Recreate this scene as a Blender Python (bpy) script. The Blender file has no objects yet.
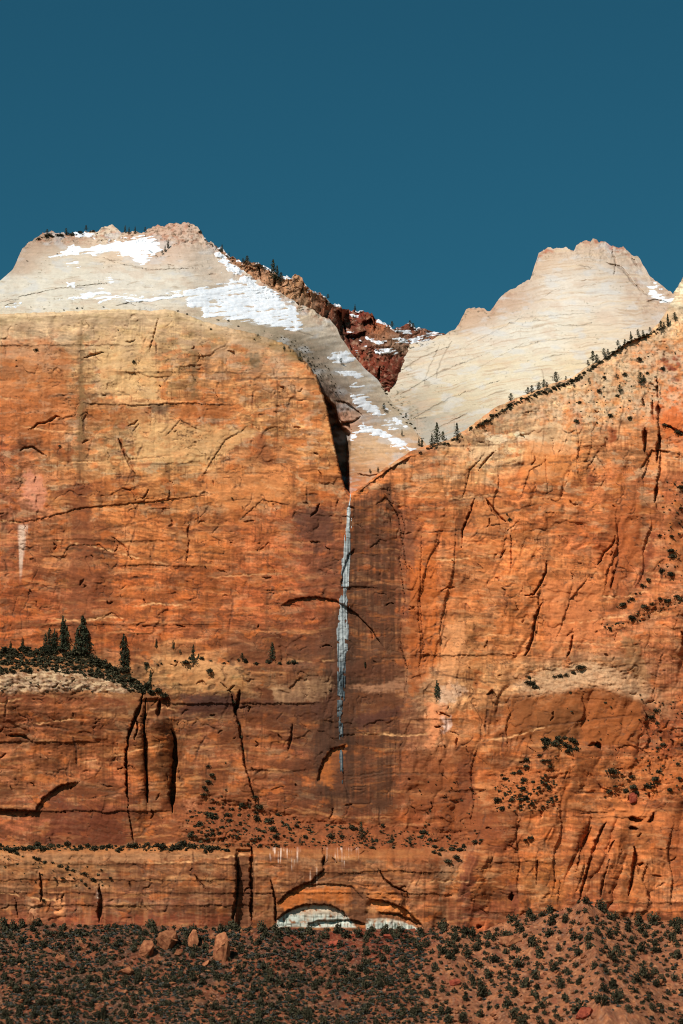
import bpy, bmesh, math, random
import numpy as np
from mathutils import Vector, Matrix

rng = np.random.default_rng(7)
random.seed(7)
SC = bpy.context.scene
COL = SC.collection
F32 = np.float32

# ------------------------------------------------------------------ camera geometry
FPX, CX, CY = 2571.0, 341.5, 512.0
PITCH = math.radians(13.5)
CP, SP = math.cos(PITCH), math.sin(PITCH)
CAM = np.array([0.0, 0.0, 2.0])
Y0 = 1800.0                                    # metres to the main cliff face


def world(u, v, Y):
    """Point at distance Y (metres north of the camera) seen along a direction."""
    u = np.asarray(u, dtype=np.float64); v = np.asarray(v, dtype=np.float64); Y = np.asarray(Y, dtype=np.float64)
    a = (u - CX) / FPX
    b = (CY - v) / FPX
    dy = CP - b * SP
    dz = SP + b * CP
    return np.stack(np.broadcast_arrays(CAM[0] + a * Y / dy, Y, CAM[2] + dz * Y / dy), axis=-1)


def pix(p):
    d = np.asarray(p, dtype=np.float64) - CAM
    fw = d[..., 1] * CP + d[..., 2] * SP
    up = -d[..., 1] * SP + d[..., 2] * CP
    return CX + FPX * d[..., 0] / fw, CY - FPX * up / fw


# ------------------------------------------------------------------ noise
_perm = np.random.default_rng(3).permutation(4096).astype(np.int32)
_ang = np.random.default_rng(4).uniform(0, 2 * math.pi, 4096)
_gx = np.cos(_ang).astype(F32); _gy = np.sin(_ang).astype(F32)
_val = np.random.default_rng(5).uniform(0, 1, 4096).astype(F32)


def gn(x, y, s=0):
    """gradient noise, about -1..1"""
    x = np.asarray(x, dtype=F32) + F32(17.3 * s); y = np.asarray(y, dtype=F32) + F32(9.1 * s)
    xf = np.floor(x); yf = np.floor(y)
    xi = xf.astype(np.int32); yi = yf.astype(np.int32)
    fx = x - xf; fy = y - yf
    xi0 = (xi + s * 131) & 4095
    xi1 = (xi0 + 1) & 4095
    pa = _perm[xi0]; pb = _perm[xi1]
    h00 = _perm[(pa + yi) & 4095]; h10 = _perm[(pb + yi) & 4095]
    h01 = _perm[(pa + yi + 1) & 4095]; h11 = _perm[(pb + yi + 1) & 4095]
    w = fx * fx * fx * (fx * (fx * 6 - 15) + 10)
    z = fy * fy * fy * (fy * (fy * 6 - 15) + 10)
    n00 = _gx[h00] * fx + _gy[h00] * fy
    n10 = _gx[h10] * (fx - 1) + _gy[h10] * fy
    n01 = _gx[h01] * fx + _gy[h01] * (fy - 1)
    n11 = _gx[h11] * (fx - 1) + _gy[h11] * (fy - 1)
    a = n00 + (n10 - n00) * w
    b = n01 + (n11 - n01) * w
    return (a + (b - a) * z) * F32(1.5)


def fbm(x, y, o=4, s=0, g=0.5):
    r = 0; a = 1.0; t = 0
    x = np.asarray(x, dtype=F32); y = np.asarray(y, dtype=F32)
    for k in range(o):
        r = r + F32(a) * gn(x, y, s + k * 5 + 1); t += a
        a *= g; x = x * F32(2.03); y = y * F32(2.03)
    return r / F32(t ** 0.75)


def ss(a, b, x):
    t = np.clip((x - a) / (b - a), 0, 1)
    return t * t * (3 - 2 * t)


def terr(n, k, e=0.12):
    x = n * k; f = np.floor(x)
    return (f + ss(1 - e, 1, x - f)) / k


def lin(c):
    c = np.asarray(c, dtype=np.float64) / 255.0
    return np.where(c <= 0.04045, c / 12.92, ((c + 0.055) / 1.055) ** 2.4)


def curve(pts, u):
    p = np.array(pts, dtype=float)
    return np.interp(u, p[:, 0], p[:, 1])


class Field:
    """A rock face: depth D (metres towards the viewer) and albedo C over a grid of viewing directions."""
    def __init__(self, U, V):
        self.U = U.astype(F32); self.V = V.astype(F32)
        self.D = np.zeros(U.shape, F32); self.C = None
        self.W1 = fbm(self.U / 26, self.V / 26, 3, 71); self.W2 = fbm(self.U / 26, self.V / 26, 3, 87)
        self.w1 = fbm(self.U / 5, self.V / 5, 2, 33); self.w2 = fbm(self.U / 5, self.V / 5, 2, 41)

    def win(self, x0, y0, x1, y1):
        m = (self.U >= x0) & (self.U <= x1) & (self.V >= y0) & (self.V <= y1)
        r = np.where(m.any(1))[0]; c = np.where(m.any(0))[0]
        if len(r) == 0 or len(c) == 0:
            return None
        return slice(r[0], r[-1] + 1), slice(c[0], c[-1] + 1)

    def dist(self, pts, pad, wob=1.0):
        """distance, signed side (+ = right of the direction of travel / below a line drawn left to right), parameter 0..1"""
        p = np.array(pts, dtype=float)
        s = self.win(p[:, 0].min() - pad, p[:, 1].min() - pad, p[:, 0].max() + pad, p[:, 1].max() + pad)
        if s is None:
            return None
        u = self.U[s] + self.w1[s] * 1.1 * wob; v = self.V[s] + self.w2[s] * 1.1 * wob
        L = np.hypot(*(p[1:] - p[:-1]).T); T = np.concatenate([[0], np.cumsum(L)]); tot = T[-1]
        best = np.full(u.shape, 1e9, F32); side = np.zeros(u.shape, F32); par = np.zeros(u.shape, F32)
        for k in range(len(p) - 1):
            ax, ay = p[k]; bx, by = p[k + 1]; dx, dy = bx - ax, by - ay; l2 = dx * dx + dy * dy + 1e-9
            t = np.clip(((u - ax) * dx + (v - ay) * dy) / l2, 0, 1)
            ex = u - (ax + t * dx); ey = v - (ay + t * dy)
            d = np.sqrt(ex * ex + ey * ey)
            c = dx * (v - ay) - dy * (u - ax)
            m = d < best
            best = np.where(m, d, best); side = np.where(m, np.sign(c), side)
            par = np.where(m, (T[k] + t * L[k]) / tot, par)
        return s, best, side, par

    def crack(self, pts, w=1.6, depth=4.0, taper=0.25, dark=0.0):
        """a groove; w may be a list of half-widths along it"""
        wmax = np.max(w)
        q = self.dist(pts, wmax + 4)
        if q is None:
            return
        s, d, _, t = q
        ww = np.interp(t, np.linspace(0, 1, np.size(w)), np.atleast_1d(w)) if np.size(w) > 1 else w
        end = ss(0, taper, t) * ss(0, taper, 1 - t) if taper else 1.0
        ww = ww * (0.25 + 0.75 * end) * (1 + 0.5 * self.w1[s] + 0.7 * self.W2[s])
        g = ss(1.0, 0.35, d / np.maximum(ww, 0.2))
        self.D[s] -= (depth * g).astype(F32)
        if dark:
            self.mix(s, g * dark, (60, 42, 36))

    def rec(self, pts, depth, fade, side=1, taper=0.15):
        """the ground on one side of a line is set back: a step along the line that dies out away from it"""
        q = self.dist(pts, fade * 2.6)
        if q is None:
            return
        s, d, sd, t = q
        end = ss(0, taper, t) * ss(0, taper, 1 - t) if taper else 1.0
        g = np.where(sd * side > 0, np.exp(-(d / fade) ** 1.4), 0) * end
        self.D[s] -= (depth * g).astype(F32)

    def patch(self, poly, warp=1.0, soft=2.0):
        """soft mask of a closed polygon with a ragged edge; returns full-size mask in its window"""
        p = np.array(poly, dtype=float); pad = 8 + soft * 2
        s = self.win(p[:, 0].min() - pad, p[:, 1].min() - pad, p[:, 0].max() + pad, p[:, 1].max() + pad)
        if s is None:
            return None, None
        u = self.U[s] + (self.w1[s] * 2.5 + self.W1[s] * 2.5) * warp; v = self.V[s] + (self.w2[s] * 2.0 + self.W2[s] * 2.0) * warp
        ins = np.zeros(u.shape, bool); dist = np.full(u.shape, 1e9, F32); n = len(p)
        for k in range(n):
            ax, ay = p[k]; bx, by = p[(k + 1) % n]; dx, dy = bx - ax, by - ay
            c = (ay > v) != (by > v)
            ins ^= c & (u < dx * (v - ay) / (dy if abs(dy) > 1e-9 else 1e-9) + ax)
            t = np.clip(((u - ax) * dx + (v - ay) * dy) / (dx * dx + dy * dy + 1e-9), 0, 1)
            dist = np.minimum(dist, np.hypot(u - ax - t * dx, v - ay - t * dy))
        sd = np.where(ins, dist, -dist)
        return s, ss(-soft, soft, sd)

    def mix(self, s, m, rgb, gain=0.8):
        if sum(rgb) < 360: rgb = (rgb[0], rgb[1], rgb[2] * .86)
        c = (lin(rgb) / gain).astype(F32)
        m = np.asarray(m, F32)[..., None]
        self.C[s] = self.C[s] * (1 - m) + c * m

    def paint(self, pts, sx=30.0, sy=20.0, wx=9.0, wy=5.0, gain=0.8):
        """broad colour of the rock from samples (u, v, r, g, b)"""
        P = np.array(pts, dtype=float); K = lin(P[:, 2:5])
        g = 5.0
        u0, u1 = self.U.min() - 20, self.U.max() + 20; v0, v1 = self.V.min() - 20, self.V.max() + 20
        gu = np.arange(u0, u1 + g, g); gv = np.arange(v0, v1 + g, g)
        GU, GV = np.meshgrid(gu, gv)
        num = np.zeros(GU.shape + (3,)); den = np.zeros(GU.shape)
        for q, k in zip(P, K):
            d2 = ((GU - q[0]) / sx) ** 2 + ((GV - q[1]) / sy) ** 2
            w = np.exp(-d2 * 0.9) + 1e-4 / (1 + d2) ** 2
            num += w[..., None] * k; den += w
        A = num / den[..., None]
        u = self.U + wx * self.W1 + 2.5 * self.w1; v = self.V + wy * self.W2 + 1.5 * self.w2
        x = np.clip((u - u0) / g, 0, len(gu) - 1.01); y = np.clip((v - v0) / g, 0, len(gv) - 1.01)
        xi = x.astype(int); yi = y.astype(int); fx = (x - xi)[..., None]; fy = (y - yi)[..., None]
        C = (A[yi, xi] * (1 - fx) + A[yi, xi + 1] * fx) * (1 - fy) + (A[yi + 1, xi] * (1 - fx) + A[yi + 1, xi + 1] * fx) * fy
        self.C = (C / gain).astype(F32)


# ------------------------------------------------------------------ mesh builders
def mesh_from(name, co, faces4=None, faces=None, col=None, mat=None, smooth=True, matidx=None):
    me = bpy.data.meshes.new(name)
    co = np.ascontiguousarray(co, dtype=F32).reshape(-1, 3)
    me.vertices.add(len(co)); me.vertices.foreach_set('co', co.ravel())
    if faces4 is not None:
        f = np.ascontiguousarray(faces4, dtype=np.int32); k = f.shape[1]
        me.loops.add(f.size); me.loops.foreach_set('vertex_index', f.ravel())
        me.polygons.add(len(f)); me.polygons.foreach_set('loop_start', np.arange(0, f.size, k, dtype=np.int32))
        me.polygons.foreach_set('use_smooth', np.full(len(f), smooth, dtype=bool))
    me.update(calc_edges=True)
    if col is not None:
        a = me.attributes.new('albedo', 'FLOAT_COLOR', 'POINT')
        c = np.ones((len(co), 4), F32); c[:, :3] = np.clip(np.asarray(col, F32).reshape(-1, 3), 0.004, 0.92)
        a.data.foreach_set('color', c.ravel())
    if mat:
        me.materials.append(mat)
    return me


def link(name, me, label=None, cat=None, group=None, kind=None, parent=None):
    o = bpy.data.objects.new(name, me); COL.objects.link(o)
    if label: o['label'] = label
    if cat: o['category'] = cat
    if group: o['group'] = group
    if kind: o['kind'] = kind
    if parent: o.parent = parent
    return o


def grid_faces(r, c, keep=None):
    i = np.arange(r * c, dtype=np.int32).reshape(r, c)
    f = np.stack([i[:-1, :-1], i[1:, :-1], i[1:, 1:], i[:-1, 1:]], -1)
    return f[keep] if keep is not None else f.reshape(-1, 4)


def compact(co, f, col=None):
    used = np.zeros(len(co), bool); used[f.ravel()] = True
    new = np.cumsum(used) - 1
    return co[used], new[f], (col[used] if col is not None else None)


# ------------------------------------------------------------------ materials
def nd(nt, t, **kw):
    n = nt.nodes.new(t)
    for k, v in kw.items():
        setattr(n, k, v)
    return n


def mat_rock(name='sandstone', bump=0.06, var=0.16, scale=0.55, rough=0.92):
    m = bpy.data.materials.new(name); m.use_nodes = True
    nt = m.node_tree; b = nt.nodes['Principled BSDF']
    b.inputs['Roughness'].default_value = rough
    b.inputs['Specular IOR Level'].default_value = 0.1
    at = nd(nt, 'ShaderNodeAttribute', attribute_name='albedo')
    tc = nd(nt, 'ShaderNodeTexCoord')
    mp = nd(nt, 'ShaderNodeMapping'); mp.inputs['Scale'].default_value = (1, 1, 1.8)
    nt.links.new(tc.outputs['Object'], mp.inputs['Vector'])
    n1 = nd(nt, 'ShaderNodeTexNoise'); n1.inputs['Scale'].default_value = scale; n1.inputs['Detail'].default_value = 6; n1.inputs['Roughness'].default_value = 0.65
    nt.links.new(mp.outputs[0], n1.inputs['Vector'])
    mr = nd(nt, 'ShaderNodeMapRange'); mr.inputs['From Min'].default_value = 0.25; mr.inputs['From Max'].default_value = 0.75
    mr.inputs['To Min'].default_value = 1 - var; mr.inputs['To Max'].default_value = 1 + var
    nt.links.new(n1.outputs['Fac'], mr.inputs['Value'])
    mx = nd(nt, 'ShaderNodeVectorMath', operation='SCALE')
    nt.links.new(at.outputs['Color'], mx.inputs[0]); nt.links.new(mr.outputs[0], mx.inputs['Scale'])
    nt.links.new(mx.outputs[0], b.inputs['Base Color'])
    bp = nd(nt, 'ShaderNodeBump'); bp.inputs['Strength'].default_value = bump; bp.inputs['Distance'].default_value = 1.0
    nt.links.new(n1.outputs['Fac'], bp.inputs['Height']); nt.links.new(bp.outputs[0], b.inputs['Normal'])
    return m


def mat_plain(name, c1, c2, scale=0.6, rough=0.85, spec=0.15, bump=0.0, perobj=0.0, trans=0.0):
    m = bpy.data.materials.new(name); m.use_nodes = True
    nt = m.node_tree; b = nt.nodes['Principled BSDF']
    b.inputs['Roughness'].default_value = rough; b.inputs['Specular IOR Level'].default_value = spec
    tc = nd(nt, 'ShaderNodeTexCoord')
    n1 = nd(nt, 'ShaderNodeTexNoise'); n1.inputs['Scale'].default_value = scale; n1.inputs['Detail'].default_value = 5
    nt.links.new(tc.outputs['Object'], n1.inputs['Vector'])
    rp = nd(nt, 'ShaderNodeValToRGB')
    rp.color_ramp.elements[0].position = 0.34; rp.color_ramp.elements[1].position = 0.66
    rp.color_ramp.elements[0].color = (*c1, 1); rp.color_ramp.elements[1].color = (*c2, 1)
    nt.links.new(n1.outputs['Fac'], rp.inputs['Fac'])
    out = rp.outputs[0]
    if perobj:
        oi = nd(nt, 'ShaderNodeObjectInfo')
        mr = nd(nt, 'ShaderNodeMapRange'); mr.inputs['To Min'].default_value = 1 - perobj; mr.inputs['To Max'].default_value = 1 + perobj
        nt.links.new(oi.outputs['Random'], mr.inputs['Value'])
        mx = nd(nt, 'ShaderNodeVectorMath', operation='SCALE')
        nt.links.new(out, mx.inputs[0]); nt.links.new(mr.outputs[0], mx.inputs['Scale']); out = mx.outputs[0]
    nt.links.new(out, b.inputs['Base Color'])
    if bump:
        bp = nd(nt, 'ShaderNodeBump'); bp.inputs['Strength'].default_value = bump
        nt.links.new(n1.outputs['Fac'], bp.inputs['Height']); nt.links.new(bp.outputs[0], b.inputs['Normal'])
    return m


ROCK = mat_rock()
SLICK = mat_rock('pale_sandstone', bump=0.3, var=0.08, scale=0.4)
SOIL = mat_rock('red_soil', bump=0.5, var=0.25, scale=0.9)
SNOW = mat_plain('snow', (0.80, 0.84, 0.90), (0.90, 0.91, 0.93), 0.3, 0.6, 0.3, 0.2)
# ================================================================== THE MAIN CLIFF
RIM = [(-120, 317), (0, 317), (60, 315), (115, 312), (155, 314), (165, 312), (185, 317), (205, 325), (230, 331), (255, 337),
       (284, 347), (301, 361), (316, 378), (325, 405), (331, 432), (338, 466), (345, 491), (350, 497), (366, 487), (384, 472),
       (398, 463), (411, 455), (425, 451), (449, 444), (478, 425), (497, 411), (520, 401), (547, 389), (574, 379), (593, 365),
       (609, 354), (628, 340), (651, 332), (660, 325), (671, 308), (684, 287), (705, 268), (800, 230)]
BASE = [(-120, 924), (0, 924), (100, 925), (200, 927), (270, 927), (310, 929), (365, 929), (420, 929), (450, 925), (475, 934), (500, 924),
        (525, 913), (572, 914), (582, 908), (593, 917), (683, 922), (800, 925)]

du = 0.75
wu = np.arange(-75, 758, du); wv = np.arange(225, 952, du)
WU, WV = np.meshgrid(wu, wv)
W = Field(WU, WV)
U, V = W.U, W.V

PAINT = [
 (0,330,205,170,130),(40,330,208,175,135),(110,330,208,176,132),(180,330,205,168,118),(240,345,200,152,102),
 (0,370,190,130,85),(40,370,195,138,88),(100,370,208,165,115),(160,370,205,155,100),(220,370,200,138,82),(280,370,195,138,88),
 (0,410,180,105,60),(40,410,188,112,62),(90,410,190,130,80),(120,430,205,160,110),(160,440,205,160,108),(210,420,190,118,66),(260,420,205,148,92),(310,410,198,138,86),
 (10,455,175,100,65),(40,455,185,120,75),(80,450,190,140,95),(130,450,205,160,110),(190,450,205,155,105),(250,450,200,132,82),(320,450,202,138,82),
 (10,490,175,95,65),(30,490,195,130,100),(60,490,175,100,55),(120,490,188,112,60),(180,490,192,118,66),(240,490,198,120,70),(290,480,198,116,65),(330,480,198,112,60),
 (10,540,165,90,60),(50,540,182,106,64),(80,540,155,88,55),(140,530,193,110,58),(200,530,193,110,58),(260,530,198,106,58),(310,530,150,80,56),(335,530,165,88,55),
 (20,600,172,86,45),(80,600,155,82,50),(140,600,194,101,50),(200,600,190,99,50),(260,600,180,92,50),(310,615,155,78,46),(330,640,112,66,50),
 (20,635,182,91,45),(120,635,188,96,50),(200,640,178,92,50),(250,650,132,76,50),(300,650,122,70,50),
 (20,684,170,120,85),(80,684,170,120,85),(120,690,175,120,85),(190,665,192,132,86),(210,685,188,142,96),(200,705,112,62,46),
 (20,710,160,85,55),(80,710,172,92,55),(140,710,130,72,45),
 (20,760,170,95,60),(80,750,176,98,58),(110,770,168,86,50),(160,760,172,96,50),(200,750,140,80,55),(230,760,162,86,50),
 (20,830,165,85,55),(70,830,122,62,45),(110,830,132,66,42),(160,830,138,71,42),(210,830,152,80,48),
 (20,870,155,100,68),(80,870,150,95,64),(140,870,142,87,60),(200,870,152,90,58),
 (20,915,140,80,60),(80,915,138,76,55),(140,910,132,76,58),(200,910,132,76,55),
 (370,520,112,66,55),(385,560,112,66,52),(375,600,116,66,50),(395,600,130,70,50),(370,640,122,70,50),(380,700,112,66,52),(352,700,95,60,52),(310,690,152,104,72),(280,690,142,88,60),(290,720,130,72,50),(260,740,148,80,48),(300,760,138,71,45),(340,790,122,66,45),(380,780,140,75,48),(400,740,130,70,48),
 (300,830,152,80,50),(360,830,142,74,48),(420,830,152,76,45),(430,870,152,92,60),(340,870,158,98,66),(310,890,152,88,56),(390,880,152,90,58),(440,900,162,92,55),
 (360,500,182,102,60),(400,480,194,112,65),(430,470,204,132,80),(470,450,215,162,112),(500,440,215,167,122),(540,430,216,167,122),(560,450,215,138,78),(600,420,212,163,118),(640,380,208,168,128),(670,400,195,108,62),(670,360,180,92,55),(620,440,206,132,82),(668,330,205,160,115),(684,300,224,206,180),(720,300,224,206,180),(690,345,205,150,100),
 (420,520,192,102,55),(460,520,207,117,65),(520,500,204,114,62),(570,500,193,108,58),(620,500,182,101,58),(660,520,172,96,60),
 (415,580,193,102,52),(460,580,207,120,68),(520,560,207,117,62),(570,570,207,118,65),(600,540,192,102,58),(640,560,188,106,65),
 (420,640,182,99,52),(460,650,207,132,80),(520,640,207,120,65),(560,640,202,112,62),(600,640,188,107,65),(650,640,188,107,65),
 (440,690,197,143,106),(470,690,207,143,92),(510,680,207,137,86),(540,690,198,160,125),(580,672,192,152,118),(620,680,197,152,116),(650,680,162,102,76),(675,690,182,96,50),
 (430,740,192,127,90),(460,730,182,102,50),(500,720,167,92,50),(530,720,127,76,50),(560,710,137,82,50),(600,700,157,82,48),(620,730,167,86,48),(670,730,167,82,45),
 (420,780,142,76,48),(450,780,162,87,45),(490,770,177,96,50),(600,780,192,107,55),(640,780,192,107,58),(670,800,177,92,50),
 (450,830,140,76,48),(490,840,142,74,46),(540,840,187,102,52),(590,840,187,102,55),(640,850,197,112,60),(670,840,187,102,55),
 (470,880,172,97,45),(500,880,168,90,48),(540,880,192,112,55),(600,880,177,94,48),(640,890,192,114,62),(670,890,192,107,60),
 (470,915,132,66,50),(520,910,167,92,55),(600,910,157,77,50),(650,915,167,87,55)]
W.paint(PAINT, 24, 17)
grey = W.C @ np.array([.3, .55, .15], F32)
W.C = (W.C * 0.92 + grey[..., None] * 0.08) * np.array([.95, 1.04, .96], F32)

# ---- colour detail: bedding, cross-bedding, streaks, desert varnish
ang = 0.16 * fbm(U / 130, V / 60, 2, 11)
Vb = V + ang * 60 + 3.0 * W.W2
bed = fbm(U / 150, Vb / 5.0, 4, 12)
bed2 = fbm(U / 60, Vb / 1.7, 3, 13)
set_id = np.floor((V + 10 * W.W1) / 21.0)
tilt = 0.32 * np.sin(set_id * 12.99) + 0.12 * np.sin(set_id * 4.1)
xb = gn((U + V * 0.3) / 70, (V + U * tilt + 3 * W.W1) / 2.3, 14)
mot = fbm(U / 11, V / 8, 5, 15)
mot2 = fbm(U / 3.2, V / 2.4, 3, 16)
right = ss(392, 412, U + 5 * W.W1)
lens = fbm(U / 42 + 0.4 * W.W1, (V + U * tilt * 0.6) / 6.5, 4, 20)
plate = fbm(U / 55 + 0.25 * W.W1, V / 42 + 0.25 * W.W2, 4, 62)
pid = np.floor(plate * 5).astype(int)
ptone = _val[(pid * 37 + 11) & 4095] - 0.5
lum = 0.30 * bed + 0.24 * bed2 + 0.17 * xb + 0.30 * mot + 0.24 * mot2 + 0.34 * lens + 0.26 * ptone
speck_ = ss(0.34, 0.55, fbm(U / 3.0, V / 2.2, 3, 30)) * ss(-.1, .4, fbm(U / 24, V / 12, 3, 31))
lum = np.clip(lum * 1.3, -.7, .45)
W.C *= np.exp(lum)[..., None]
# hue wander: towards pale pink-tan / towards deep red
h = fbm(U / 18, V / 9, 4, 17)
W.C[..., 1] *= 1 + 0.16 * h; W.C[..., 2] *= 1 + 0.28 * h
full = (slice(None), slice(None))
W.mix(full, 0.55 * speck_, (84, 60, 52))
# thin vertical rain streaks
stk = fbm(U / 1.7 + 0.8 * W.W1, V / 75, 3, 18)
zone = ss(-0.15, 0.55, fbm(U / 45, V / 60, 3, 19))
W.C *= np.exp(-0.30 * zone * ss(0.12, 0.75, stk) + 0.16 * zone * ss(0.15, 0.8, -stk))[..., None]
# patchwork of grey-cream and strong orange beds
pa = fbm(U / 26 + .4 * W.W1, V / 11, 5, 101, .6); pb = fbm(U / 19 + .4 * W.W2, V / 10, 5, 102, .6)
upz = ss(560, 430, V + 20 * W.W2)
W.mix(full, ss(.08, .30, pa) * (.18 + .50 * upz), (196, 170, 134))
W.mix(full, ss(.10, .30, pb) * (.24 + .34 * upz) * ss(318, 350, V), (214, 132, 70))
W.mix(full, ss(.16, .36, -pb) * (.40 - .15 * right) * ss(330, 400, V), (140, 82, 56))
comb = ss(.05, .4, gn(U / 2.0 + .3 * W.W1, V / 45, 103)) * ss(.12, .34, fbm(U / 26, V / 9, 3, 104))
W.mix(full, .55 * comb * ss(330, 390, V), (130, 72, 50))
# crisp hair-thin bedding and rain lines
hl_ = ss(.16, .36, gn(U / 38, Vb / 1.25, 36)) * ss(-.2, .4, fbm(U / 50, V / 22, 3, 37))
W.C *= np.exp(-.26 * hl_)[..., None]
hl2 = ss(.18, .36, gn(U / 30, Vb / 1.6 + 31, 38)) * ss(-.1, .5, fbm(U / 44, V / 16, 3, 39))
W.C *= np.exp(.22 * hl2)[..., None]
vl_ = ss(.18, .40, gn(U / 1.15 + .25 * W.W1, V / 55, 40)) * ss(-.1, .5, fbm(U / 36, V / 60, 3, 42))
W.C *= np.exp(-.18 * vl_)[..., None]
gr_ = gn(U / 1.1, V / 1.0, 43)
W.C *= np.exp(.05 * gr_)[..., None]
rv = np.random.default_rng(17)
ST = [(80, 318, 330, 2.2, .6), (83, 400, 240, 5, .35), (76, 500, 145, 7, .35), (5, 340, 100, 2.5, .4), (14, 420, 90, 3, .4), (40, 350, 90, 2, .4), (62, 345, 80, 2, .35), (194, 345, 60, 3, .5), (132, 330, 60, 1.5, .3), (152, 420, 50, 2, .3), (213, 400, 70, 2, .3),
      (330, 600, 190, 4, .5), (324, 690, 110, 4, .5), (352, 520, 260, 4, .5), (362, 500, 280, 3, .5), (374, 520, 260, 4, .4), (388, 500, 260, 3, .45), (397, 560, 230, 4, .4), (368, 640, 160, 5, .4), (380, 700, 110, 4, .4), (404, 640, 140, 2, .4), (412, 720, 90, 3, .3), (310, 640, 130, 4, .35), (296, 660, 80, 3, .3)]
for k in range(240): ST.append((rv.uniform(-70, 740), rv.uniform(320, 860), rv.uniform(25, 130), rv.uniform(.7, 2.8), rv.uniform(.18, .55)))
for u0, v0, L, wd, al in ST:
    s = W.win(u0 - wd * 3 - 4, v0, u0 + wd * 3 + 4, v0 + L)
    if s is None: continue
    t = (V[s] - v0) / L
    uu = U[s] - u0 + 1.2 * W.W1[s] + 1.0 * gn(U[s] * 0 + u0, V[s] / 40, 99)
    g = np.exp(-(uu / wd) ** 2) * ss(0, .06, t) * ss(1, .35, t) * (.7 + .5 * gn(U[s] / 1.2, V[s] / 30, 97))
    W.mix(s, np.clip(al * g, 0, .8), (92, 64, 52))
# grey-black varnish drips
drip = ss(0.22, 0.6, fbm(U / 3.4 + 0.6 * W.W1, V / 130, 3, 21)) * ss(0.05, 0.5, fbm(U / 40, V / 70, 3, 22))
W.mix(full, 0.5 * drip * (1 - 0.55 * right), (92, 64, 52))
# dark bedded varnish, thickest low on the wall
bv = ss(.05, .45, fbm(U / 75 + .5 * W.W1, Vb / 8.5, 5, 32)) * (0.25 + 0.75 * ss(560, 700, V + 20 * W.W2)) * ss(360, 430, V)
W.mix(full, bv * (0.62 - 0.34 * right), (112, 64, 48))
lv = ss(.15, .5, fbm(U / 60, Vb / 5.5 + 7, 5, 34)) * ss(330, 420, V)
W.mix(full, lv * 0.40, (222, 158, 104))
# purple-brown varnish blotches
vb = ss(0.20, 0.42, fbm(U / 30, V / 12, 5, 23)) * ss(400, 520, V)
W.mix(full, vb * (0.55 - 0.30 * right), (118, 68, 54))
vb2 = ss(0.30, 0.42, fbm(U / 12, V / 6, 5, 24)) * ss(330, 470, V)
W.mix(full, 0.45 * vb2, (112, 62, 50))
# bright fresh orange scars and cream patches
fo = ss(0.26, 0.42, fbm(U / 22, V / 13, 5, 25))
W.mix(full, 0.40 * fo * ss(380, 440, V), (214, 118, 58))
cr = ss(0.30, 0.48, fbm(U / 25, V / 7, 5, 26))
W.mix(full, 0.30 * cr * (0.35 + 0.65 * right), (218, 166, 118))

lw = ss(630, 680, V) * (1 - right)
W.C *= np.array([.89, .85, .85], F32) * (1 + lw[..., None] * np.array([-.03, .02, .0], F32))
mar = ss(.02, .34, fbm(U / 34 + .4 * W.W1, V / 26, 5, 111, .6)) * ss(640, 710, V + 14 * W.W2)
W.mix(full, mar * (.55 - .22 * right), (98, 56, 42))
mst = ss(.08, .42, gn(U / 2.4 + .4 * W.W1, V / 85, 112)) * ss(-.15, .35, fbm(U / 50, V / 40, 3, 113)) * ss(600, 690, V)
W.mix(full, mst * .34, (88, 52, 42))
yl = ss(480, 440, V) * ss(345, 320, U)
W.C[..., 1] *= 1 - .085 * yl
W.C[..., 2] *= 1 - .03 * yl
W.C[..., 1] *= 1 - .04 * ss(500, 450, V) * right
# the big stain below the notch
s, m = W.patch([(352, 500), (372, 494), (392, 478), (400, 500), (402, 560), (401, 640), (405, 700), (402, 770), (392, 812), (330, 812), (318, 760), (318, 700), (330, 655), (332, 620), (346, 600), (349, 550)], 1.0, 4)
tex = (0.74 + 0.9 * fbm(U[s] / 3.2, V[s] / 70, 4, 27) + 0.6 * bed[s] + 0.7 * lens[s] + .5 * fbm(U[s] / 16, V[s] / 30, 3, 114)) * ss(-3, 16, 408 - U[s] + 22 * gn(U[s] / 4.0, V[s] / 60, 98) + 20 * gn(U[s] * 0 + 3.3, V[s] / 45, 115) + 8 * W.W1[s])
W.mix(s, np.clip(m * 0.86 * tex, 0, .95), (86, 56, 48))
hl = ss(0.25, 0.5, fbm(U[s] / 40, (Vb[s]) / 4, 4, 28)) * m
W.mix(s, 0.4 * hl, (160, 96, 62))
s, m = W.patch([(328, 640), (352, 640), (356, 700), (352, 770), (356, 800), (318, 800), (310, 750), (318, 690)], 1, 6)
W.mix(s, np.clip(m * (.62 + .6 * fbm(U[s] / 2.5, V[s] / 60, 3, 116)), 0, .9), (56, 42, 40))
s = W.win(320, 500, 372, 780)
axis = np.interp(V[s], [500, 560, 640, 740, 780], [351, 349, 345, 343, 344])
W.mix(s, np.clip(.75 * np.exp(-np.abs(U[s] - axis) / (5 + 7 * ss(560, 680, V[s]))) * (.7 + .9 * gn(U[s] / 1.8, V[s] / 50, 117)) * ss(500, 520, V[s]) * ss(785, 740, V[s]), 0, .85), (54, 42, 40))
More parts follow.
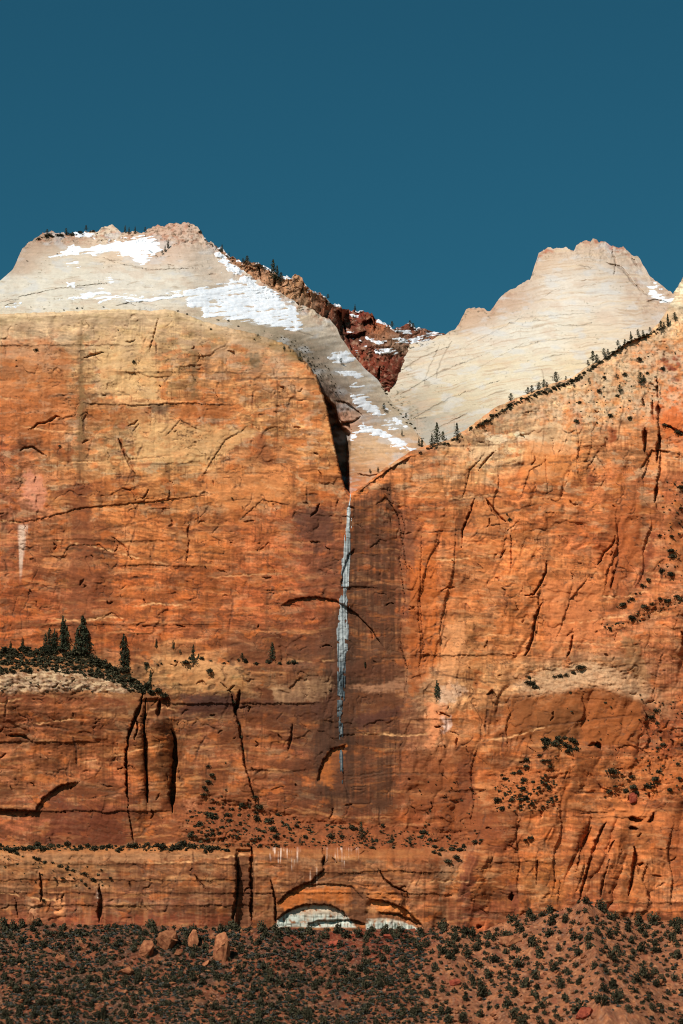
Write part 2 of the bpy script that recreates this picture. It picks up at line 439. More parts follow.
for poly, c, k in [
    ([(294, 516), (312, 508), (331, 512), (334, 540), (318, 545), (300, 536)], (98, 64, 62), .75),
    ([(318, 560), (344, 556), (344, 568), (316, 572)], (104, 66, 58), .6),
    ([(312, 548), (326, 545), (326, 552), (312, 553)], (92, 60, 60), .7),
    ([(300, 580), (338, 576), (338, 588), (300, 592)], (120, 70, 58), .5),
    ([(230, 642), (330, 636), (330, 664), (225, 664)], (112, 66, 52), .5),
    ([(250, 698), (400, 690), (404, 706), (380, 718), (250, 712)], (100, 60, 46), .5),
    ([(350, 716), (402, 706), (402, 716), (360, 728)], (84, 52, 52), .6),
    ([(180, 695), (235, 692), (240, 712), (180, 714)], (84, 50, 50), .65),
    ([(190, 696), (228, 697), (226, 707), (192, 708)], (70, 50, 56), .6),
    ([(60, 800), (125, 812), (125, 848), (40, 846)], (104, 54, 44), .6),
    ([(0, 694), (150, 698), (150, 706), (0, 704)], (132, 68, 50), .5),
    ([(54, 445), (74, 450), (70, 462), (56, 458)], (130, 72, 52), .5),
    ([(72, 480), (90, 484), (94, 494), (78, 498)], (112, 66, 56), .7),
    ([(60, 488), (118, 476), (128, 488), (76, 500)], (140, 78, 56), .45),
    ([(72, 500), (92, 500), (94, 640), (68, 640)], (128, 74, 58), .55),
    ([(79, 380), (88, 402), (86, 470), (78, 470)], (128, 92, 74), .5),
    ([(79, 318), (83, 318), (84, 440), (78, 440)], (140, 110, 88), .55),
    ([(192, 350), (198, 350), (197, 398), (191, 398)], (128, 98, 78), .6),
    ([(150, 405), (168, 405), (165, 416), (152, 414)], (92, 66, 58), .6),
    ([(248, 355), (258, 353), (262, 364), (250, 368)], (98, 84, 72), .7),
    ([(255, 428), (268, 440), (274, 464), (262, 468), (256, 450)], (136, 84, 66), .65),
    ([(28, 470), (44, 478), (46, 505), (34, 512), (22, 495)], (206, 136, 112), .5),
    ([(590, 470), (596, 478), (592, 492), (586, 490)], (142, 76, 56), .7),
    ([(618, 520), (626, 520), (622, 570), (612, 596), (608, 590)], (142, 76, 56), .65),
    ([(630, 528), (640, 528), (630, 580), (622, 596), (618, 596)], (150, 82, 58), .6),
    ([(650, 536), (658, 530), (646, 575), (638, 592), (634, 588)], (138, 74, 58), .65),
    ([(664, 354), (680, 356), (678, 386), (668, 382), (660, 370)], (128, 60, 52), .75),
    ([(572, 404), (580, 410), (584, 432), (576, 428), (566, 414)], (170, 86, 56), .6),
    ([(606, 428), (616, 428), (616, 444), (608, 444)], (142, 68, 46), .7),
    ([(560, 412), (566, 400), (572, 440), (560, 446)], (214, 128, 66), .5),
    ([(660, 390), (684, 384), (684, 450), (664, 440)], (206, 104, 52), .5),
    ([(484, 434), (510, 436), (506, 442), (490, 444)], (230, 205, 175), .8),
    ([(512, 433), (545, 437), (542, 441), (520, 440)], (232, 210, 182), .8),
    ([(470, 446), (500, 440), (498, 452), (470, 462)], (226, 190, 150), .6),
    ([(526, 428), (560, 420), (575, 440), (575, 455), (530, 452)], (214, 178, 140), .6),
    # pale bands
    ([(-20, 674), (60, 668), (110, 676), (152, 688), (120, 692), (60, 690), (-20, 693)], (180, 158, 138), .5),
    ([(272, 688), (300, 682), (332, 676), (332, 690), (318, 702), (276, 704)], (176, 138, 104), .6),
    ([(345, 686), (375, 684), (404, 680), (404, 690), (372, 694)], (176, 128, 98), .45),
    ([(160, 660), (200, 654), (236, 680), (226, 692), (180, 688)], (200, 142, 94), .5),
    ([(510, 686), (532, 676), (556, 672), (584, 662), (612, 670), (632, 688), (652, 698), (640, 700), (610, 690), (586, 682), (570, 690), (530, 696)], (190, 156, 126), .42),
    ([(436, 690), (452, 680), (466, 690), (452, 704), (440, 706)], (208, 172, 146), .6),
    ([(425, 700), (448, 706), (440, 730), (432, 752), (424, 748), (430, 720)], (216, 140, 96), .7),
    ([(443, 718), (452, 716), (450, 728), (444, 732)], (226, 188, 172), .8),
    ([(440, 630), (462, 620), (470, 660), (450, 690), (436, 670)], (210, 146, 100), .5),
    ([(620, 632), (634, 638), (650, 676), (640, 690), (628, 668)], (150, 112, 90), .55),
    # orange alcove near the foot of the fall
    ([(317, 780), (322, 762), (332, 748), (346, 744), (345, 756), (338, 770), (334, 790)], (192, 108, 56), .62),
    ([(330, 756), (345, 752), (346, 790), (334, 792)], (112, 66, 50), .6),
    ([(304, 776), (312, 778), (312, 786), (304, 785)], (200, 112, 58), .7),
    ([(185, 800), (196, 797), (198, 812), (188, 814)], (206, 140, 102), .7),
    ([(505, 698), (520, 693), (540, 692), (560, 690), (583, 687), (600, 684), (622, 690), (642, 701), (640, 744), (612, 748), (590, 742), (582, 737), (520, 738), (505, 735)], (150, 86, 54), .7),
    ([(511, 697), (535, 694), (536, 734), (514, 732)], (122, 74, 52), .5), ([(536, 712), (580, 704), (582, 736), (530, 738)], (110, 70, 50), .5),
    ([(180, 660), (236, 664), (240, 676), (182, 672)], (204, 150, 104), .5), ([(330, 662), (404, 664), (404, 676), (332, 678)], (98, 60, 52), .5),
    ([(400, 752), (470, 744), (478, 764), (470, 820), (404, 800)], (134, 74, 50), .5), ([(388, 806), (478, 800), (478, 846), (392, 846)], (138, 76, 48), .3),
    ([(456, 760), (470, 758), (476, 800), (460, 820)], (110, 60, 50), .5), ([(440, 806), (520, 806), (516, 846), (440, 846)], (126, 68, 46), .4), ([(495, 772), (560, 772), (560, 810), (492, 812)], (178, 112, 72), .5),
    ([(590, 806), (640, 808), (684, 812), (684, 830), (600, 820)], (196, 116, 66), .5), ([(664, 815), (684, 815), (684, 890), (672, 880)], (140, 74, 50), .5), ([(610, 500), (640, 500), (642, 560), (604, 600), (600, 570)], (174, 96, 62), .5),
    ([(408, 560), (436, 540), (440, 660), (410, 700)], (190, 100, 52), .5), ([(405, 500), (420, 520), (420, 560), (408, 560)], (140, 80, 60), .5), ([(392, 500), (412, 520), (416, 570), (404, 560)], (122, 76, 66), .6),
    ([(470, 500), (500, 500), (520, 515), (480, 540)], (196, 128, 80), .4), ([(525, 440), (575, 445), (572, 480), (520, 480)], (212, 132, 76), .5), ([(540, 580), (600, 580), (600, 640), (546, 650)], (204, 124, 78), .5),
    ([(0, 340), (40, 335), (70, 350), (66, 440), (40, 440), (0, 430)], (186, 112, 66), .4), ([(86, 410), (150, 408), (150, 424), (90, 424)], (160, 96, 62), .5), ([(170, 404), (226, 404), (226, 418), (170, 416)], (164, 96, 60), .5),
    ([(96, 330), (150, 330), (160, 400), (100, 396)], (214, 176, 128), .5), ([(135, 420), (260, 430), (216, 462), (135, 462)], (212, 168, 118), .5), ([(200, 470), (280, 466), (300, 500), (220, 512)], (206, 136, 84), .4),
    # lower band
    ([(-20, 853), (60, 851), (210, 850), (232, 856), (120, 862), (-20, 862)], (176, 128, 92), .55),
    ([(0, 846), (225, 846), (225, 851), (0, 852)], (150, 92, 62), .5),
    ([(234, 852), (250, 852), (252, 926), (234, 926)], (96, 62, 54), .6),  # square recess, its shade darkened into the colour
    ([(28, 905), (36, 903), (40, 920), (30, 921)], (204, 148, 110), .7),
    ([(54, 898), (62, 897), (64, 920), (56, 922)], (206, 138, 92), .7),
    ([(97, 892), (101, 888), (101, 900), (97, 902)], (214, 190, 172), .7),
    ([(-10, 915), (230, 915), (230, 926), (-10, 926)], (140, 70, 56), .5),
    ([(366, 884), (390, 890), (400, 902), (376, 898), (366, 898)], (200, 118, 62), .6),
    ([(372, 900), (408, 908), (420, 922), (404, 914), (374, 912)], (212, 128, 68), .9),
    ([(278, 902), (296, 890), (330, 886), (356, 888), (350, 902), (310, 900), (286, 910)], (178, 100, 58), .8),
    ([(352, 888), (366, 888), (366, 924), (350, 922)], (112, 72, 60), .75),
    ([(466, 852), (480, 855), (470, 900), (456, 902)], (112, 58, 54), .6),
    ([(508, 880), (516, 884), (518, 916), (510, 914)], (124, 66, 56), .55),
    ([(440, 850), (470, 850), (452, 880), (440, 900)], (150, 118, 92), .5),
    ([(470, 918), (490, 920), (486, 932), (468, 934)], (182, 100, 72), .7),
]:
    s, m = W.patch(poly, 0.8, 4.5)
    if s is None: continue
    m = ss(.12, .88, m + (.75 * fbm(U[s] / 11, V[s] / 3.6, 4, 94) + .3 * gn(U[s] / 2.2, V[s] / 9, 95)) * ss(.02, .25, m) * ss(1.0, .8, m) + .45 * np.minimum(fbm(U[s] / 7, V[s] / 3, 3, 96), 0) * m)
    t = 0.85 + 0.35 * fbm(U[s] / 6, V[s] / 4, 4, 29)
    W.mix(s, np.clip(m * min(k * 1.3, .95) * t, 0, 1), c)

# pale mineral curtains inside the low arches, with black drip lines
for poly, v0 in [([(277, 922), (284, 915), (296, 909), (310, 905), (330, 905), (343, 911), (352, 922), (356, 927), (276, 927)], 914),
                 ([(367, 919), (384, 918), (400, 921), (412, 926), (418, 930), (366, 930)], 921)]:
    s, m = W.patch(poly, 0.25, 1.2)
    m = m * ss(-.55, -.1, fbm(U[s] / 5, V[s] / 6, 3, 118))
    W.mix(s, m * 0.92, (190, 177, 160))
    W.mix(s, m * ss(0.15, 0.5, fbm(U[s] / 4, V[s] / 5, 3, 44)) * 0.55, (214, 150, 108))
    low = ss(v0 - 2, v0 + 3, V[s])
    W.mix(s, m * low * 0.7, (170, 186, 184))
    W.mix(s, m * low * ss(0.15, 0.4, gn(U[s] / 1.5, V[s] / 16, 45)) * 0.8, (70, 84, 86))
# white drips from the bench above the arches
s = W.win(262, 838, 362, 884)
st = ss(0.10, 0.45, gn(U[s] / 2.1, V[s] / 40, 46) + 0.25 * W.w1[s])
reach = (ss(266, 272, U[s]) * ss(304, 298, U[s]) + ss(322, 330, U[s]) * ss(362, 352, U[s]))
ln = 850 + 22 * np.abs(gn(U[s] / 5, U[s] * 0, 47)) + 4
W.mix(s, st * reach * ss(846, 849, V[s]) * ss(3, -7, V[s] - ln) * 0.95, (222, 205, 196))
s = W.win(306, 862, 322, 890)
W.mix(s, ss(0.1, 0.4, gn(U[s] / 2.2, V[s] / 40, 48)) * ss(308, 312, U[s]) * ss(320, 315, U[s]) * ss(866, 870, V[s]) * ss(890, 878, V[s]) * .6, (222, 200, 184))
# pale run below the left ledge
s = W.win(8, 520, 36, 590)
c0 = 23 - (V[s] - 525) * 0.05; hw = np.interp(V[s], [524, 550, 582], [8, 4, 1.5])
W.mix(s, ss(1, 0.3, np.abs(U[s] - c0) / hw + 0.35 * gn(U[s] / 1.4, V[s] / 30, 49)) * ss(523, 527, V[s]) * ss(586, 560, V[s]) * .75, (206, 182, 166))
# strata lines of the low band
s = W.win(-75, 850, 470, 926)
sl = gn(U[s] / 200, (V[s] + 1.5 * W.W2[s]) / 3.0, 50) + 0.6 * gn(U[s] / 60, V[s] / 1.4, 51)
W.C[s] *= np.exp(0.26 * sl)[..., None]
vs = ss(0.0, .6, fbm(U[s] / 4.5, V[s] / 60, 3, 52))
W.mix(s, 0.28 * vs, (188, 132, 92))
W.mix(s, 0.35 * ss(0.1, .6, fbm(U[s] / 6 + 9, V[s] / 50, 3, 53)), (104, 66, 52))

# ------------------------------------------------------------------ relief
D = W.D
D += (0.05 * (V - 315)).astype(F32)
D += 3.0 * fbm(U / 120, V / 90, 3, 60) + 1.2 * fbm(U / 34, V / 40, 4, 61)
vr = np.abs(fbm((U + .22 * (V - 700) * right) / 40 + .3 * W.W1, V / 210, 3, 54))
D += (3.6 * right * ss(440, 500, V) + 2.0) * vr - 1.5
vr2 = fbm((U + .25 * (V - 700) * right) / 32 + .16 * W.W1, V / 170, 3, 57)
D += (2.2 * right + .5) * terr(vr2, 3, .05) * ss(.0, .45, fbm(U / 55, V / 60, 2, 121)) * ss(330, 420, V)
# flaky plates: terraced noise
D += 1.6 * terr(plate, 5, 0.16) * (0.4 + 0.6 * ss(-.2, .4, fbm(U / 50, V / 40, 2, 73)))
n2 = fbm(U / 22, V / 14, 4, 63)
D += 0.45 * terr(n2, 4, 0.15)
D += 0.10 * fbm(U / 8, V / 5, 4, 64, 0.5)
D += 0.15 * bed + 0.08 * xb + 0.10 * bed2 + 0.09 * mot2
big = fbm(U / 95 + .3 * W.W1, V / 70, 3, 74)
D += 2.6 * terr(big, 3, 0.06) * ss(-.1, .5, fbm(U / 60, V / 60, 2, 72))
# fine cracks
for k, (sx, sy, th, amp, sd) in enumerate([(24, 34, .030, 1.1, 65), (34, 12, .026, 1.0, 66), (60, 80, .016, 1.5, 67), (14, 9, .03, .45, 68)]):
    n = fbm(U / sx + .2 * W.W1, V / sy, 3, sd)
    g = ss(th, th * 0.25, np.abs(n)) * ss(0.05, 0.35, fbm(U / 26, V / 26, 2, sd + 9))
    D -= 0.6 * amp * g
    W.mix(full, 0.5 * g, (96, 70, 66))
# pocks
pk = ss(0.52, 0.66, gn(U / 4.2, V / 3.2, 69)) * ss(0.0, 0.4, fbm(U / 30, V / 24, 2, 70))
D -= 0.5 * pk
W.mix(full, 0.35 * pk, (90, 62, 52))
# bed partings (long horizontal ledges)
for v0, amp, a, b in [(404, 1.0, 70, 240), (463, 0.5, 130, 215), (565, 0.7, 100, 215), (811, 1.3, -75, 178), (587, 0.4, 325, 385), (655, .8, 400, 540), (703, 1.2, 150, 330),
                      (720, .8, 400, 470), (742, .7, -75, 110), (770, .7, 230, 320), (880, 0.8, -75, 260), (893, .6, -75, 470), (905, .7, -75, 270), (872, .8, 300, 470), (864, .5, -75, 300),
                      (817, 1.1, 555, 660), (811, .8, 555, 640), (836, .7, 560, 600), (862, .6, 480, 560), (903, .7, 560, 720), (912, .6, 470, 720), (790, .8, 430, 500), (848, .8, 640, 690), (345, .6, -75, 150), (372, .5, 100, 260), (625, .6, 20, 230), (540, .6, 30, 190)]:
    vv = v0 + 2.2 * W.W2 + 0.8 * W.w2
    e = ss(a, a + 25, U) * ss(b, b - 25, U)
    D += (amp * e * np.where(V > vv, 0, 1) * np.exp(-np.abs(V - vv) / 7)).astype(F32)
    W.C *= (1 - 0.30 * e * np.exp(-((V - vv - 0.8) / 1.1) ** 2))[..., None]
# long wandering bedding lines and joints
rl = np.random.default_rng(91)
for k in range(120):
    u0 = rl.uniform(-90, 700); v0 = rl.uniform(335, 915); L = rl.uniform(30, 170); sl = rl.normal(0, .07) - .03
    pts = [(u0 + L * t, v0 + L * t * sl + 2.5 * math.sin(k + t * 5)) for t in np.linspace(0, 1, 6)]
    q = W.dist(pts, 4, 1.3)
    if q is None: continue
    s, d, sd, t = q
    g = ss(1.5, .3, d) * ss(0, .2, t) * ss(1, .8, t) * ss(-.45, .25, W.W2[s] + .6 * W.w1[s])
    W.mix(s, g * rl.uniform(.35, .75), (92, 66, 60) if rl.uniform() < .75 else (222, 170, 120))
    D[s] -= (.5 * g).astype(F32)
for k in range(90):
    u0 = rl.uniform(-70, 740); v0 = rl.uniform(350, 880); L = rl.uniform(12, 70); sl = rl.normal(-.12, .2)
    pts = [(u0 + L * t * sl + 1.5 * math.sin(k * 3 + t * 6), v0 + L * t) for t in np.linspace(0, 1, 6)]
    q = W.dist(pts, 4, 1.4)
    if q is None: continue
    s, d, sd, t = q
    g = ss(1.5, .3, d) * ss(0, .2, t) * ss(1, .7, t) * ss(-.4, .3, W.W1[s] + .6 * W.w2[s])
    W.mix(s, g * rl.uniform(.4, .8), (88, 62, 58)); D[s] -= (.8 * g).astype(F32)
# small scaly flakes and shadowed nicks: short hooked lines
for k in range(330):
    u0 = rl.uniform(-60, 740); v0 = rl.uniform(340, 915); L = rl.uniform(3, 13); a = rl.choice([rl.normal(0, .35), rl.normal(-1.1, .35), rl.normal(.9, .3)])
    b = a + rl.normal(0, .7)
    pts = [(u0, v0), (u0 + L * .5 * math.cos(a), v0 - L * .5 * math.sin(a)), (u0 + L * .5 * (math.cos(a) + math.cos(b)), v0 - L * .5 * (math.sin(a) + math.sin(b)))]
    W.crack(pts, rl.uniform(.5, 1.25), rl.uniform(.8, 2.6), .3, rl.uniform(.2, .55))
sm = ss(.28, .55, fbm(U / 7 + .4 * W.W1, V / 4.2, 4, 75)) * ss(-.05, .4, fbm(U / 38, V / 26, 3, 76))
W.mix(full, .6 * sm, (104, 76, 72))
# ---- named cracks
CR = [
 ([(118, 438), (124, 452), (135, 474)], [1.2, 2.2, 1.0], 3.5), ([(18, 452), (24, 448), (32, 447), (40, 452), (47, 457)], [.8, 1.8, 1], 3),
 ([(28, 431), (38, 424), (50, 421), (56, 416), (62, 418)], [.8, 1.6, 2, 1], 3), ([(84, 358), (90, 356), (104, 352)], [1, 1.8, .8], 2.5),
 ([(158, 318), (155, 332), (149, 352)], [1.2, .8, 1], 2), ([(188, 520), (189, 545), (186, 566)], [.8, 1.4, .8], 2),
 ([(111, 536), (124, 546), (132, 560)], [.7, 1.1, .7], 2), ([(88, 545), (100, 545), (108, 552)], .7, 1.5), ([(320, 503), (317, 511), (310, 517)], [.8, 1.6, 1], 3),
 ([(338, 500), (336, 512)], .8, 2), ([(475, 498), (470, 512), (463, 530), (461, 548)], [.8, 1.8, 1.6, .8], 4.5),
 ([(486, 499), (492, 508), (499, 517), (506, 522)], [1.4, 2.2, 1.6], 4), ([(511, 530), (511, 568)], [.9, 1, 1.4], 3),
 ([(478, 470), (488, 458), (496, 450)], [.8, 1.6, 1], 3), 
 ([(547, 560), (546, 573), (540, 584), (534, 594), (525, 596)], [.8, 1.6, 2.2, 1.8, 1], 4.5), ([(542, 602), (536, 616), (532, 640), (526, 655)], [1.4, 2.4, 2.2, 3.2], 5),
 ([(573, 632), (571, 648), (567, 658)], [1, 1.8, 1.4], 4), ([(616, 535), (613, 545), (604, 553), (598, 565)], [1, 1.5, 1.2], 3), ([(614, 570), (611, 590)], [1.6, 1], 3),
 ([(645, 428), (645, 456)], [2.2, 2.0, 1.2], 8), ([(660, 434), (658, 446), (657, 463)], [2.2, 3.0, 1.2], 8), ([(657, 484), (655, 503)], [1.2, 2, 1], 5),
 ([(657, 378), (658, 400)], [1, 2.4, 1.4], 7), ([(643, 398), (644, 408)], [1, 2, 1], 5), ([(652, 400), (653, 420)], [1.4, 2.2, 1], 6), ([(658, 405), (659, 416)], [1.8, 3, 1.5], 6),
 ([(664, 424), (676, 430), (690, 437)], [1.4, 2.2, 2.5], 5), ([(618, 560), (612, 585)], 1, 2), ([(440, 592), (448, 587), (456, 588)], [.8, 1.4, .8], 2.5),
 ([(545, 455), (548, 500)], .7, 1.5), ([(422, 530), (420, 600), (424, 660)], .8, 1.5), ([(560, 500), (570, 470)], .8, 1.5),
 # left pillars
 ([(143, 694), (140, 708), (135, 718), (128, 738), (126, 756), (127, 790), (128, 810)], [3.0, 3.6, 2.4, 1.6, 1.8, 1.6, 1.0], 9), ([(128, 808), (131, 826), (134, 846)], [.9, 1.2, .8], 4),
 ([(135, 717), (138, 728), (134, 740)], [1.2, 2, 1], 6), ([(146, 698), (144, 725), (145, 752), (147, 780), (148, 812)], [1.8, 1.6, 2.2, 1.6, .9], 8),
 ([(160, 700), (158, 717)], [2.2, 3.6, 2.4], 8), ([(171, 728), (175, 740), (175, 760), (172, 785), (172, 812)], [1.5, 3.4, 3.8, 4.2, 2.0], 10), ([(117, 770), (124, 767)], 1.2, 3),
 ([(7, 736), (16, 735), (25, 737), (32, 742)], [1, 2.2, 2.2, .8], 4), ([(0, 758), (6, 754)], 1.2, 2.5),
 ([(240, 690), (238, 703), (234, 716)], [1.8, 2.6, 1.2], 6), ([(230, 690), (240, 728), (245, 765), (257, 806)], [1.6, 2.4, 1.5, 1.2], 4), ([(292, 724), (291, 738), (288, 752)], [1, 1.8, .8], 3),
 # low band
 ([(99, 884), (101, 900), (99, 922)], [1.2, 3.0, 3.0], 7), ([(40, 872), (42, 888), (41, 902)], [1, 2.2, 1.2], 5), ([(15, 898), (18, 918)], [.8, 1.4], 3),
 ([(236, 850), (238, 880), (236, 900), (232, 926)], [1, 2, 2.4, 2], 5), ([(252, 845), (252, 880), (252, 924)], [2.8, 3.4, 2.4], 9), ([(270, 878), (275, 898), (276, 925)], [.9, 1.5, 2.2], 5),
 ([(195, 875), (200, 882), (206, 890)], [.7, 1.4, .7], 3), ([(378, 868), (383, 878), (392, 886), (410, 894)], [1.2, 2.0, 1.8, 1], 4), ([(323, 848), (324, 858), (322, 868)], [1, 2.2, 1], 4),
 # right buttress
 ([(607, 820), (598, 838), (590, 862), (582, 890), (578, 908)], [2.0, 2.6, 2.2, 1.6, 1.4], 5), ([(592, 826), (582, 848), (576, 872)], [1.6, 2.2, 1], 4), ([(614, 840), (608, 852)], [1, 2.6, 1], 5),
 ([(610, 858), (604, 878), (600, 900)], [1, 1.4, 1.2], 3), ([(629, 818), (636, 820), (643, 820)], [2.4, 3.2, 2.2], 8), ([(629, 827), (638, 829)], [2.6, 2.0], 7), ([(654, 812), (652, 820), (647, 823)], [1.4, 2.6, 2], 6),
 ([(634, 846), (636, 856), (634, 866), (632, 880), (628, 898)], [1.6, 3.6, 3.0, 2.8, 1], 8), ([(636, 866), (644, 863)], [2, 1.4], 5), ([(628, 800), (632, 795)], [2.2, 1.6], 4), ([(649, 792), (650, 800)], [1, 1.8, .8], 4),
 ([(512, 893), (511, 901)], [2.4, 3.2, 2.4], 7), ([(538, 860), (536, 885)], [1, 1.6, .8], 3), ([(560, 880), (558, 905)], .9, 2), ([(597, 742), (600, 749)], [2.8, 3.6, 2], 6), ([(588, 746), (597, 743)], 1.6, 4),
 ([(477, 928), (482, 926)], [2.2, 3.2, 1.6], 6), ([(631, 772), (630, 782)], [1, 2, 1], 3), ([(650, 760), (651, 776)], [1, 1.8, 1], 3), ([(486, 695), (492, 692), (497, 697)], [1.2, 2.4, 1.6], 4), ([(435, 727), (441, 727)], [1.2, 2.4, 1.4], 5),
 ([(457, 738), (456, 748)], [2, 1.4], 3), ([(440, 712), (450, 717)], [1.0, 1.6, .8], 4), ([(682, 632), (684, 646)], 2.4, 4), ([(365, 662), (366, 668)], [1.5, 2, 1.5], 4),
]
for p, w, d in CR:
    W.crack(p, np.array(w) * 0.85, d, 0.2, 0.3)
# ---- overhanging arches and set-back flakes: (line left-to-right -> below it is set back)
RC = [
 ([(279, 607), (287, 602), (300, 598), (316, 597), (335, 600), (355, 612), (372, 630), (385, 650)], 3.0, 16, 1),
 ([(341, 587), (343, 572), (348, 556), (355, 548)], 2.2, 6, 1), ([(338, 588), (356, 587), (380, 588)], .9, 8, 1),
 ([(0, 521), (22, 522), (47, 517), (81, 508), (148, 502), (215, 494)], 1.5, 10, 1),
 ([(-40, 809), (0, 809), (35, 811), (44, 797), (61, 785), (82, 781)], 4.2, 20, 1),
 ([(316, 783), (321, 764), (331, 749), (347, 744)], 3.2, 16, 1),
 ([(275, 906), (287, 893), (301, 885), (311, 882), (323, 870), (324, 852)], 3.0, 12, 1), ([(288, 893), (305, 885), (330, 884), (352, 886), (366, 902)], 1.6, 10, 1),
 ([(274, 922), (287, 911), (306, 904), (331, 905), (344, 912), (350, 922)], 4.0, 30, 1),
 ([(366, 898), (388, 902), (405, 909), (419, 922), (424, 928)], 4.0, 14, 1), ([(378, 912), (398, 914), (420, 924)], 2.6, 12, 1),
 ([(306, 924), (318, 921), (352, 920), (368, 924)], 3.5, 10, 1),
 ([(356, 494), (372, 482), (384, 473), (398, 464), (411, 456)], 2.6, 9, 1),
 ([(399, 500), (405, 528), (400, 560), (405, 600), (400, 640), (408, 672), (403, 705)], 2.6, 40, 1), ([(385, 495), (398, 515), (404, 550), (408, 575)], 2.0, 7, 1),
 ([(375, 505), (385, 498), (395, 505)], 1.2, 6, 1), ([(370, 548), (380, 540), (388, 540)], 1.4, 8, 1), ([(270, 790), (285, 786)], 1.4, 7, 1),
 ([(288, 690), (296, 682), (302, 676)], 1.6, 7, 1),
 ([(616, 748), (626, 745), (640, 748), (650, 756)], 1.6, 8, 1), ([(462, 500), (470, 470), (486, 452)], 1.4, 10, 1), ([(520, 500), (530, 470), (545, 462)], 1.2, 10, 1),
 ([(556, 640), (570, 600), (590, 575)], 1.5, 14, 1), ([(420, 600), (428, 560), (440, 540)], 1.3, 14, 1), ([(500, 560), (508, 530), (520, 520)], 1.3, 14, 1), ([(200, 480), (225, 440), (250, 425)], 1.2, 12, 1),
 ([(240, 520), (262, 500), (290, 505)], 1.1, 10, 1), ([(100, 620), (112, 612), (124, 622)], 1.0, 7, 1), ([(166, 436), (180, 420), (200, 430)], 1., 9, 1), ([(470, 700), (482, 720), (480, 740)], 1.2, 8, -1),
 ([(60, 560), (70, 545), (90, 545)], .9, 8, 1), ([(640, 470), (652, 450), (672, 452)], 1.8, 10, 1), ([(586, 470), (596, 455), (606, 470)], 1.2, 8, 1),
]
RIB = [([(462, 498), (452, 560), (440, 640), (436, 684)], 3.0, 24, -1), ([(547, 560), (541, 590), (532, 640), (524, 660)], 3.4, 20, -1), ([(619, 500), (613, 560), (597, 604)], 3.6, 15, -1), ([(652, 500), (645, 550), (634, 600)], 3.6, 14, -1),
       ([(506, 692), (508, 720), (504, 760)], 3.2, 18, -1), ([(586, 684), (582, 712), (584, 742)], 3.0, 16, -1), ([(662, 372), (658, 440), (656, 500), (664, 530)], 7.0, 18, -1), ([(644, 420), (646, 470), (640, 500)], 3.5, 10, -1), ([(563, 800), (556, 850), (549, 908)], 4.0, 22, -1), ([(522, 800), (516, 850), (520, 912)], 3.0, 18, -1),
       ([(646, 850), (644, 880), (650, 918)], 4.5, 16, -1), ([(672, 812), (668, 860), (674, 920)], 5.0, 16, -1), ([(590, 800), (584, 850), (575, 908)], 3.5, 12, -1), ([(500, 450), (494, 500), (500, 540)], 2.6, 16, -1), ([(580, 400), (576, 450), (584, 500)], 2.6, 16, -1), ([(478, 730), (470, 790), (474, 846)], 3.0, 18, -1), ([(640, 702), (648, 730), (644, 756)], 5.0, 14, -1), ([(422, 560), (418, 640), (424, 700)], 2.4, 14, -1)]
for p, d, f, sd in RIB:
    q = np.array(p, float); t = np.linspace(0, 1, 9); tt = np.linspace(0, 1, len(q))
    x = np.interp(t, tt, q[:, 0]) + 2.6 * np.sin(t * 13 + q[0, 0]) ; y = np.interp(t, tt, q[:, 1])
    W.rec(list(zip(x, y)), d * .62, f * 1.3, sd, 0.35)
for p, d, f, sd in RC:
    W.rec(p, d * (.7 if d < 1.65 else 1), f, sd, 0.10)
    if d > 1.65: W.crack(p, 0.9, 1.0, 0.2, 0.5)
    else: W.crack(p, 0.7, .6, 0.3, 0.4)

# ---- the pillars at the left, and the square recess in the low band
for c0, c1, hw, vt, am in [(137, 139, 8.5, 722, 5), (160, 160, 12.5, 712, 6)]:
    s = W.win(110, 690, 190, 830)
    cc = np.interp(V[s], [vt, 812], [c0, c1]); x = (U[s] - cc) / hw
    arch = ss(0, 7, V[s] - vt - 12 * x * x + 1.5 * W.w1[s])
    D[s] += (am * np.sqrt(np.clip(1 - x * x, 0, 1)) * arch * ss(830, 790, V[s])).astype(F32)
s, m = W.patch([(140, 700), (168, 698), (170, 716), (146, 718)], .6, 2); D[s] -= (5 * m).astype(F32)
s, m = W.patch([(237, 850), (251, 850), (251, 926), (236, 926)], .3, 1.2); D[s] -= (6 * m).astype(F32)
# ---- broken steps and rubble on the apron above the low band
s, m = W.patch([(176, 815), (205, 796), (250, 804), (300, 816), (400, 826), (470, 832), (474, 848), (176, 848)], .8, 4)
stp = terr((V[s] - 790 + 5 * fbm(U[s] / 26, V[s] / 9, 3, 122)) / 9.0, 1.0, .22)
D[s] += (m * (2.2 * (stp - (V[s] - 790) / 9.0) + 1.6 * terr(fbm(U[s] / 8, V[s] / 4.5, 4, 123), 4, .12) + .5 * fbm(U[s] / 3, V[s] / 2.4, 3, 124))).astype(F32)
W.mix(s, m * .55 * ss(-.1, .3, fbm(U[s] / 10, V[s] / 4, 4, 125)), (122, 66, 46)); W.mix(s, m * .5 * ss(.05, .35, fbm(U[s] / 7, V[s] / 3, 4, 126)), (172, 104, 70)); W.mix(s, m * .5 * ss(.15, .35, fbm(U[s] / 3, V[s] / 2, 3, 127)), (70, 50, 42))
